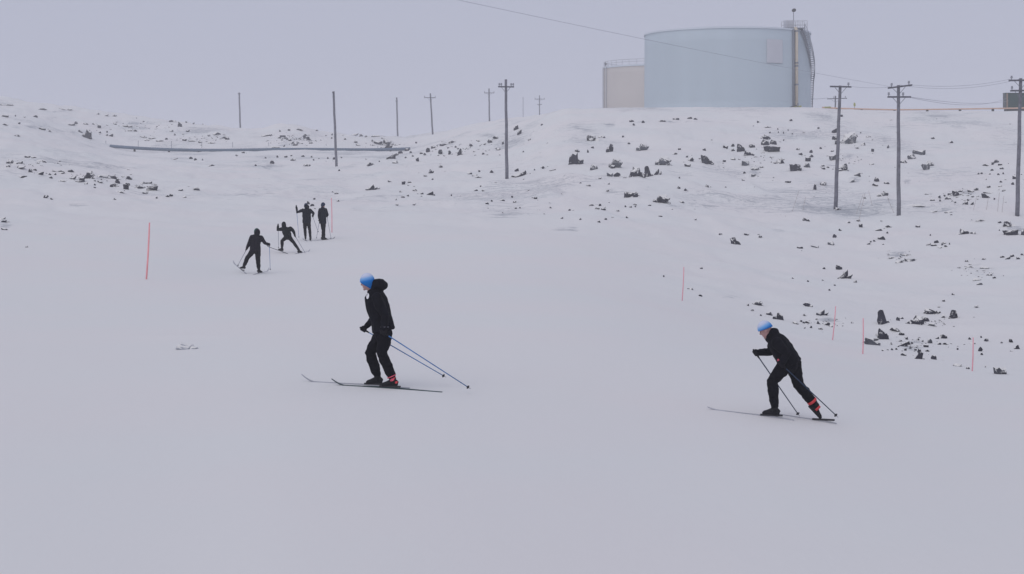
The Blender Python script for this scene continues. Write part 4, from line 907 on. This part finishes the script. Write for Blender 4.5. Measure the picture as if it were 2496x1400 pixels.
def person(label, view, D0, heading, torso, arms, legs, head, face, hat, hood, poles, skis, jm, tm, vox, grp, hat_drop=0.11, hs=1.0):
    ox, oy, k = view
    h = Vector((heading[0], heading[1], 0)).normalized(); left = UP.cross(h)
    def P(q, dz=0.0):
        v = U(ox + q[0] / k, oy + q[1] / k, D0 + q[2]); v.z += dz; return v
    # feet frames
    def foot_frame(q, dz):
        A, T = P(q['ankle'], dz), P(q['toe'], dz); v = T - A; hv = Vector((v.x, v.y, 0))
        if hv.length < .06: hv = h.copy(); 
        hl = max(.02, (T - A).xy.length); hv.normalize()
        ph = math.atan2(-(v.z), hl) - math.atan2(.085, .20)
        ph = q.get('pitch', ph if q.get('free') else max(-.12, min(.25, ph)))
        fw = hv * math.cos(ph) - UP * math.sin(ph); nr = hv * math.sin(ph) + UP * math.cos(ph)
        return A, fw, nr
    # skis first: they give the height the boots stand on
    dzs, frames = [], {}
    for s_ in skis:
        A, fw, nr = foot_frame(legs[s_['foot']], 0)
        fm = A + fw * (.17 if s_.get('toe_only') else .05)
        tx_, ty_ = U(ox + s_['tip'][0] / k, 0, D0 + s_['tip'][1]), U(ox + s_['tail'][0] / k, 0, D0 + s_['tail'][1])
        zf = make_ski(tx_.xy, ty_.xy, fm.xy, s_['m'], s_['label'], s_.get('lift', (0, 0)), curl=s_.get('curl', .075), width=s_.get('w', .046))
        if not s_.get('toe_only') and not s_.get('noground'): dzs.append(zf + .02 - (A - nr * .095).z)
    dz = sum(dzs) / max(1, len(dzs))
    fa = P(legs['L']['ankle'], dz); fb = P(legs['R']['ankle'], dz); base = (fa + fb) / 2; base.z = min(fa.z, fb.z) - .1
    root = thing('person', base, label, 'person', grp)
    J, T_, B, G = MB(), MB(), MB(), MB()
    # torso
    tp_ = [P(t[:3], dz) for t in torso]
    J.loft(tp_, [t[3] for t in torso], [t[4] * 1.05 for t in torso], lat=left, n=20)
    B.loft(tp_[:-1], [max(.05, t[3] * .62) for t in torso[:-1]], [max(.05, t[4] * .62) for t in torso[:-1]], lat=left, n=16, dome=True)
    B.loft([tp_[-2], (P(legs['L']['hip'], dz) + P(legs['R']['hip'], dz)) / 2 + UP * .06], [.10, .09], n=12, dome=True)
    f, l, u = head_axes(face); hc = P(head, dz)
    B.loft([tp_[1], tp_[0], hc - u * .05 * hs], [.07, .06, .058], n=12)
    J.loft([tp_[0] + (tp_[0] - tp_[1]).normalized() * -.02, tp_[0] + (hc - tp_[0]) * .22], [.092, .082], n=16)           # collar
    # head
    B.ell(hc + u * .02 * hs, f * .098 * hs, l * .076 * hs, u * .105 * hs, 18, 12)
    B.ell(hc + f * .028 * hs - u * .055 * hs, f * .066 * hs, l * .055 * hs, u * .06 * hs)
    B.loft([hc + f * .088 * hs + u * .018 * hs, hc + f * .112 * hs - u * .018 * hs, hc + f * .09 * hs - u * .03 * hs], [.010, .016, .012], n=8, dome=True)
    B.ell(hc + f * .078 * hs - u * .098 * hs, f * .02, l * .025, u * .018); B.ell(hc + f * .088 * hs - u * .058 * hs, f * .012, l * .025, u * .012)
    B.ell(hc + f * .088 * hs + u * .03 * hs, f * .012, l * .05, u * .01)
    for sg in (-1, 1): B.ell(hc + l * (.078 * hs * sg) - f * .005 - u * .005, f * .02, l * .01, u * .032)
    # arms
    hands = {}
    for side in 'LR':
        a, b_, c = (P(q, dz) for q in arms[side]); w = b_.lerp(c, .8)
        J.loft([a, a.lerp(b_, .5), b_, b_.lerp(w, .5), w], [.088, .078, .066, .060, .048], n=12, dome=True)
        B.loft([a, b_, w, c + (w - c).normalized() * .045], [.045, .036, .024, .018], n=10, dome=True)
        hands[side] = (b_, c)
    if hood: 
        for q in hood: J.ell(P(q[:3], dz), Vector(q[3]), left * q[4], Vector(q[5]))
    jo = fuse(J, 'jacket', jm, root, vox, 3, .015, 8.0, (1, 1, .7))
    # legs
    for side in 'LR':
        q = legs[side]; a, b_ = P(q['hip'], dz), P(q['knee'], dz); A, fw, nr = foot_frame(q, dz)
        r = q.get('r', 1.0)
        T_.loft([a + UP * .04, a.lerp(b_, .35), a.lerp(b_, .75), b_, b_.lerp(A, .3), b_.lerp(A, .7), A + (b_ - A).normalized() * .05], [.118 * r, .112 * r, .094 * r, .086 * r, .085 * r, .076 * r, .064 * r], n=14, dome=True)
        B.loft([a, b_, A], [.06, .04, .03], n=10, dome=True)
        sd = nr.cross(fw)
        bo = MB()
        fs = [-.075, -.05, .0, .06, .12, .165, .195]; hh = [.030, .046, .056, .048, .036, .030, .018]; ww = [.026, .036, .040, .043, .045, .040, .026]
        bo.loft([A + fw * x - nr * (.095 - y) for x, y in zip(fs, hh)], ww, hh, lat=sd, n=14)
        bo.loft([A - nr * .06, A + nr * .01, A + (b_ - A).normalized() * .13], [.046, .053, .057], n=14)
        bo.loft([A - fw * .07 - nr * .088, A + fw * .19 - nr * .088], [.034, .036], [.010, .010], lat=sd, n=8)
        q['boot'] = fuse(bo, 'boot', M['boot'], root, max(.007, vox * .7), 2); q['A'] = A; q['knee_w'] = b_; q['fw'] = fw; q['nr'] = nr
        B.loft([A, A + fw * .10 - nr * .05], [.026, .016], n=8, dome=True)
    pelv = (P(legs['L']['hip'], dz) + P(legs['R']['hip'], dz)) / 2
    T_.ell(pelv + UP * .03, h * .135, left * .165, UP * .15)
    B.ell(pelv + UP * .03, h * .08, left * .11, UP * .10)
    to = fuse(T_, 'trousers', tm, root, vox, 3, .013, 9.0, (1, 1, 1.2))
    bo_ = fuse(B, 'body', M['skin'], root, max(.007, vox * .75), 2)
    for sg in (-1, 1):
        MB().ell(hc + f * (.086 * hs) + l * (.033 * sg) + u * .012, f * .01, l * .014, u * .008, 8, 6).build('eye', M['eye'], bo_, True)
    # hat
    V, Fc = [], []; n1, n2 = 24, 10; fades = []
    for i in range(n2 + 1):
        for q in range(n1):
            a = 2 * math.pi * q / n1
            ca = math.cos(a)
            lo = .035 - hat_drop * (1 - ca) / 2                    # lower edge: brow in front, nape behind
            t = i / n2
            zl = (lo + (.142 - lo) * math.sin(t * math.pi / 2)) * hs
            rr_ = math.sqrt(max(0, 1 - (max(0, zl / hs - .0) / .142) ** 2.4))
            bow = 1.0 if zl > -.02 else 1.0 - (-.02 - zl) * 2.5
            V.append(hc + f * (ca * .112 * hs * rr_ * bow) + l * (math.sin(a) * .092 * hs * rr_ * bow) + u * zl); fades.append(min(1, max(0, (zl / hs + .02) / .15)))
    for i in range(n2):
        for q in range(n1): Fc.append((i * n1 + q, i * n1 + (q + 1) % n1, (i + 1) * n1 + (q + 1) % n1, (i + 1) * n1 + q))
    mb = MB().add(V, Fc); ho = mb.build('hat', M[hat], root, True)
    at_ = ho.data.attributes.new('fade', 'FLOAT', 'POINT'); at_.data.foreach_set('value', fades)
    sol = ho.modifiers.new('thick', 'SOLIDIFY'); sol.thickness = .008; sol.offset = 1
    # hands on poles
    for side in 'LR':
        el, c = hands[side]; tip = P(poles[side]['tip'], dz)
        a = make_pole(c, tip, poles[side]['m'], poles[side]['label'], poles[side].get('r', .0095))
        wd = (el - c) - a * (el - c).dot(a)
        if wd.length < .05: wd = left - a * left.dot(a)
        wd.normalize(); v = a.cross(wd)
        g = MB(); g.ell(c + wd * .034, a * .046, v * .026, wd * .030)
        g.loft([c + wd * .03, c + (el - c).normalized() * .07, c + (el - c).normalized() * .13], [.032, .036, .044], n=10)
        for i in range(4):
            o_ = -.034 + .0225 * i; L_ = (200, 225, 215, 185)[i]
            g.loft([c + a * o_ + (wd * math.cos(math.radians(t)) + v * math.sin(math.radians(t))) * .027 for t in np.linspace(20, L_, 7)], [.012] * 6 + [.010], n=8, dome=True)
        g.loft([c - a * .04 + (wd * math.cos(math.radians(t)) + v * math.sin(math.radians(t))) * .03 for t in (0, -50, -95, -140)], [.014, .013, .012, .011], n=8, dome=True)
        fuse(g, 'glove', M['glove'], root, .0065, 1)
    return root, dict(jacket=jo, trousers=to, legs=legs, P=lambda q: P(q, dz), left=left, h=h)

def boot_band(q, t0, t1, rad, m, root_part):
    ax = (q['knee_w'] - q['A']).normalized(); MB().loft([q['A'] + ax * t0, q['A'] + ax * t1], rad, n=14).build('trim_band', m, root_part, True)

UPR = 'the upright foreground skier'
rootA, A = person('skier in black jacket, blue and white hat and puffed hood gliding upright in the foreground', (700, 630, 4.0), 23.87, (-.95, .32),
    [(828, 286, 0, .09, .10), (842, 312, 0, .165, .142), (866, 372, 0, .215, .166), (891, 470, 0, .205, .168), (916, 570, 0, .20, .16), (935, 640, 0, .205, .168), (943, 674, 0, .21, .172)],
    {'L': [(872, 352, -.19), (958, 530, -.28), (938, 692, -.26)], 'R': [(862, 352, .19), (888, 520, .27), (745, 663, .22)]},
    {'L': dict(hip=(957, 722, -.09), knee=(922, 892, -.11), ankle=(1032, 1152, -.12), toe=(915, 1212, -.07)), 'R': dict(hip=(920, 722, .09), knee=(808, 892, .10), ankle=(882, 1128, .12), toe=(762, 1190, .17))},
    (785, 203, 0), (-.95, .22, -.22), 'bluehat', [(905, 226, 0, (.105, 0, -.06), .135, (.05, 0, .08)), (878, 248, 0, (.08, 0, -.02), .12, (.02, 0, .085))],
    {'L': dict(tip=(1790, 1242, -.35), m=M['bluepole'], label='long blue ski pole trailing lowest behind ' + UPR), 'R': dict(tip=(1550, 1130, .45), m=M['bluepole'], label='blue ski pole in the far hand of ' + UPR)},
    [dict(foot='L', tip=(385, -.12), tail=(1472, -.52), m=M['ski_teal'], label='dark near ski under ' + UPR, w=.05, curl=.09), dict(foot='R', tip=(138, .42), tail=(1190, -.02), m=M['ski_pale'], label='frosted far ski under ' + UPR, curl=.11)],
    M['jacket'], M['trousers'], .011, 'skiers', hat_drop=.19)
rootB, Bp = person('skier in black bending forward in mid stride with blue and white hat', (1680, 750, 4.8275), 23.4, (-.93, .36),
    [(948, 330, 0, .085, .085), (985, 345, 0, .165, .125), (1045, 405, 0, .21, .155), (1105, 495, 0, .20, .16), (1160, 585, 0, .195, .165), (1182, 640, 0, .20, .172)],
    {'L': [(1035, 395, -.19), (1150, 520, -.27), (1085, 648, -.24)], 'R': [(1000, 395, .19), (955, 505, .25), (782, 516, .2)]},
    {'L': dict(hip=(1130, 665, -.09), knee=(978, 848, -.10), ankle=(1005, 1166, -.08), toe=(868, 1225, .0)), 'R': dict(hip=(1228, 668, .09), knee=(1285, 890, .12), ankle=(1488, 1135, .15), toe=(1535, 1258, .14), free=True)},
    (903, 242, 0), (-.80, .22, -.50), 'bluehat', [(1000, 272, 0, (.075, 0, -.03), .12, (.03, 0, .07)), (968, 300, 0, (.075, 0, 0), .10, (.03, 0, .085))],
    {'R': dict(tip=(1300, 1262, .1), m=M['darkpole'], label='dark blue ski pole planted between the legs of the bent skier'), 'L': dict(tip=(1752, 1272, -.1), m=M['darkpole'], label='dark blue ski pole planted behind the rear foot of the bent skier')},
    [dict(foot='L', tip=(215, .26), tail=(1235, -.16), curl=.03, m=M['ski_pale'], label='frosted front ski under the bent skier'), dict(foot='R', tip=(900, .40), tail=(1735, .06), curl=.02, m=M['ski_pale'], label='ski under the rear toe of the bent skier', toe_only=True)],
    M['jacket'], M['trousers'], .011, 'skiers', hat_drop=.04)
VF = (540, 470, 6.3625)
person('distant skier in plum black with hood, seen from behind, lowest of the group of four', VF, 57.8, (.2, .98),
    [(545, 652, 0, .085, .085), (541, 672, 0, .17, .11), (530, 730, 0, .215, .13), (525, 820, 0, .205, .14), (522, 908, 0, .215, .15)],
    {'L': [(468, 692, 0), (425, 790, 0), (388, 880, .1)], 'R': [(610, 697, 0), (675, 782, .05), (742, 808, .15)]},
    {'L': dict(hip=(492, 900, 0), knee=(402, 1010, .1), ankle=(345, 1142, 0), toe=(262, 1185, .12)), 'R': dict(hip=(562, 900, 0), knee=(565, 1050, .12), ankle=(580, 1195, 0), toe=(632, 1240, .15))},
    (546, 612, 0), (.3, .95, -.1), 'greenhat', [(552, 620, -.045, (0, .12, 0), .128, (0, 0, .145))],
    {'L': dict(tip=(245, 1145, .2), m=M['greypole'], label='thin ski pole in the lowered hand of the plum black skier'), 'R': dict(tip=(756, 1208, .4), m=M['bluepole'], label='upright blue ski pole in the outstretched hand of the plum black skier')},
    [dict(foot='L', tip=(140, 1.0), tail=(345, -.4), lift=(.30, 0), m=M['ski_pale'], label='raised ski under the turned out foot of the plum black skier', noground=True), dict(foot='R', tip=(765, .9), tail=(520, -.6), lift=(.06, 0), curl=.12, m=M['ski_pale'], label='ski under the standing foot of the plum black skier')],
    M['plum'], M['trousers'], .016, 'skiers')
person('distant skier crouching with legs wide apart and one pole raised', VF, 68, (.1, 1),
    [(972, 562, 0, .085, .085), (985, 580, 0, .16, .11), (1003, 625, 0, .195, .13), (1020, 670, 0, .175, .14), (1030, 712, 0, .17, .145)],
    {'L': [(948, 585, 0), (868, 598, .1), (878, 528, .25)], 'R': [(1065, 575, 0), (1120, 625, 0), (1140, 695, .1)]},
    {'L': dict(hip=(1008, 715, 0), knee=(940, 768, .2), ankle=(938, 885, .1), toe=(868, 912, .2), r=.85), 'R': dict(hip=(1048, 715, 0), knee=(1125, 802, .1), ankle=(1200, 915, -.1), toe=(1250, 950, .05), r=.85)},
    (965, 522, .05), (0, .9, -.4), 'blackhat', [(968, 528, -.04, (0, .11, 0), .112, (0, 0, .13))],
    {'L': dict(tip=(885, 892, .4), m=M['greypole'], label='upright ski pole in the raised hand of the crouching distant skier'), 'R': dict(tip=(1325, 1003, -.1), m=M['greypole'], label='slanting ski pole behind the crouching distant skier')},
    [dict(foot='L', tip=(650, 1.0), tail=(985, -.4), lift=(.22, 0), m=M['ski'], label='dark ski with raised tip under the bent leg of the crouching skier'), dict(foot='R', tip=(1372, .9), tail=(1140, -.5), m=M['ski_pale'], label='ski under the stretched leg of the crouching skier')],
    M['green_black'], M['trousers'], .016, 'skiers')
person('distant skier in navy jacket standing with one hand raised, seen from behind', VF, 75.2, (0, 1),
    [(1312, 228, 0, .085, .085), (1318, 243, 0, .18, .11), (1318, 290, 0, .215, .14), (1320, 380, 0, .21, .15), (1322, 456, 0, .215, .15)],
    {'L': [(1264, 258, 0), (1172, 290, .05), (1160, 200, .15)], 'R': [(1375, 262, 0), (1428, 312, 0), (1412, 350, .15)]},
    {'L': dict(hip=(1292, 462, 0), knee=(1296, 570, .05), ankle=(1302, 682, 0), toe=(1303, 705, .2), r=.85), 'R': dict(hip=(1352, 462, 0), knee=(1368, 575, .05), ankle=(1380, 696, 0), toe=(1376, 720, .2), r=.85)},
    (1310, 195, 0), (-.1, 1, -.1), 'navyhat', [(1320, 206, -.09, (0, .09, 0), .135, (0, 0, .11))],
    {'L': dict(tip=(1200, 692, .3), m=M['bluepole'], label='upright thin blue ski pole under the raised hand of the navy skier'), 'R': dict(tip=(1502, 604, .6), m=M['greypole'], label='slanting thin ski pole beside the navy skier')},
    [dict(foot='L', tip=(1252, 1.0), tail=(1322, -.6), m=M['ski_pale'], label='ski under the foot of the navy skier nearer the raised hand'), dict(foot='R', tip=(1360, 1.0), tail=(1388, -.6), m=M['ski_pale'], label='ski under the other foot of the navy skier')],
    M['navy'], M['trousers'], .016, 'skiers')
person('distant skier in navy beanie and long dark jacket standing beside a thin pink marker', VF, 75.7, (.85, .5),
    [(1572, 195, 0, .08, .08), (1570, 210, 0, .15, .11), (1570, 260, 0, .20, .15), (1570, 350, 0, .19, .16), (1570, 446, 0, .185, .165)],
    {'L': [(1612, 232, .12), (1642, 315, .12), (1636, 335, .3)], 'R': [(1528, 232, -.1), (1508, 315, -.1), (1520, 398, -.12)]},
    {'L': dict(hip=(1588, 458, .06), knee=(1588, 560, .08), ankle=(1592, 655, .05), toe=(1625, 685, .12), r=.8), 'R': dict(hip=(1562, 458, -.06), knee=(1574, 560, -.05), ankle=(1566, 658, -.05), toe=(1600, 688, .02), r=.8)},
    (1575, 162, 0), (.6, .8, 0), 'navyhat', None,
    {'L': dict(tip=(1702, 702, .3), m=M['greypole'], label='thin slanting ski pole on the marker side of the beanie skier'), 'R': dict(tip=(1470, 684, -.2), m=M['greypole'], label='thin ski pole on the far side from the marker by the beanie skier')},
    [dict(foot='L', tip=(1770, .7), tail=(1480, -.5), m=M['ski'], label='ski under the beanie skier reaching towards the pink marker'), dict(foot='R', tip=(1720, .5), tail=(1450, -.7), m=M['ski_pale'], label='second ski close beside the first under the beanie skier')],
    M['navy'], M['trousers'], .016, 'skiers')

finish_fuse()
# clothing details on the two near skiers
from mathutils.bvhtree import BVHTree
def stick(obj, root, px, py, rad_x, rad_z, name, m, off=.004, tilt=0.0):
    """a small flat print lying on the cloth where the sight line through the photo point meets it"""
    bvh = BVHTree.FromPolygons([v.co for v in obj.data.vertices], [p.vertices for p in obj.data.polygons]); o3 = origin_of(obj)
    V, Fc = [], []; n = 14; base = None
    for i in range(n + 1):
        if i == 0: dx = dy = 0
        else:
            a = 2 * math.pi * i / n; x, y = rad_x * math.cos(a), rad_z * math.sin(a)
            dx, dy = x * math.cos(tilt) - y * math.sin(tilt), x * math.sin(tilt) + y * math.cos(tilt)
        d = (U(px + dx, py + dy, 1.0) - Vector((0, 0, EYE))).normalized()
        hp, nr, _, _ = bvh.ray_cast(Vector((0, 0, EYE)) - o3, d)
        if hp is None: return
        V.append(hp + o3 + nr * off)
    for i in range(1, n + 1): Fc.append((0, i, i % n + 1))
    MB().add(V, Fc).build(name, m, obj)
stick(A['jacket'], rootA, 896.6, 722.5, 3.2, 7.0, 'chest_badge', M['white'], tilt=.15)
stick(A['jacket'], rootA, 938, 797.5, 11, 1.6, 'hem_tape', M['reflect'], off=.002, tilt=-.02)
stick(Bp['jacket'], rootB, 1900, 877.5, 10, 1.3, 'hem_stripe', M['pinkred'], tilt=-.12)
stick(Bp['jacket'], rootB, 1897.2, 878, 2.4, 3.2, 'red_pull', M['pinkred'])
q = A['legs']['L']; boot_band(q, .050, .064, .076, M['pinkred'], q['boot'])
for sx, sy, rx, ry, mm in ((956, 926, 5.5, 3.2, 'pinkred'), (966, 932.5, 3.5, 2.6, 'red'), (961, 921, 3, 2.2, 'red')): stick(q['boot'], rootA, sx, sy, rx, ry, 'boot_panel', M[mm], tilt=-.5)
q = Bp['legs']['R']; boot_band(q, .075, .115, .080, M['red'], q['boot'])
MB().loft([q['A'] - q['nr'] * .01 + q['fw'] * .03, q['A'] - q['nr'] * .01 + q['fw'] * .065], [.058, .056], n=14).build('trim_band', M['red'], q['boot'], True)
stick(Bp['legs']['L']['boot'], rootB, 1880, 995, 4, 2.5, 'boot_panel', M['pinkred'])

# ------------------------------------------------------------------ thin winter haze
hb = MB(); hb.box((0, 1600, 14), (4300, 0, 0), (0, 1650, 0), (0, 0, 24))
hz = bpy.data.materials.new('haze_air'); hz.use_nodes = True
n, l = hz.node_tree.nodes, hz.node_tree.links
n.remove(n['Principled BSDF'])
v = n.new('ShaderNodeVolumePrincipled'); v.inputs['Density'].default_value = 0.0009; v.inputs['Color'].default_value = (0.97, 0.975, 1.0, 1); v.inputs['Anisotropy'].default_value = 0.0
l.new(v.outputs[0], n['Material Output'].inputs['Volume'])
o = hb.build_thing('haze', hz, (0, 0, 0)); tag(o, 'thin pale winter haze in the air', 'haze', kind='stuff')
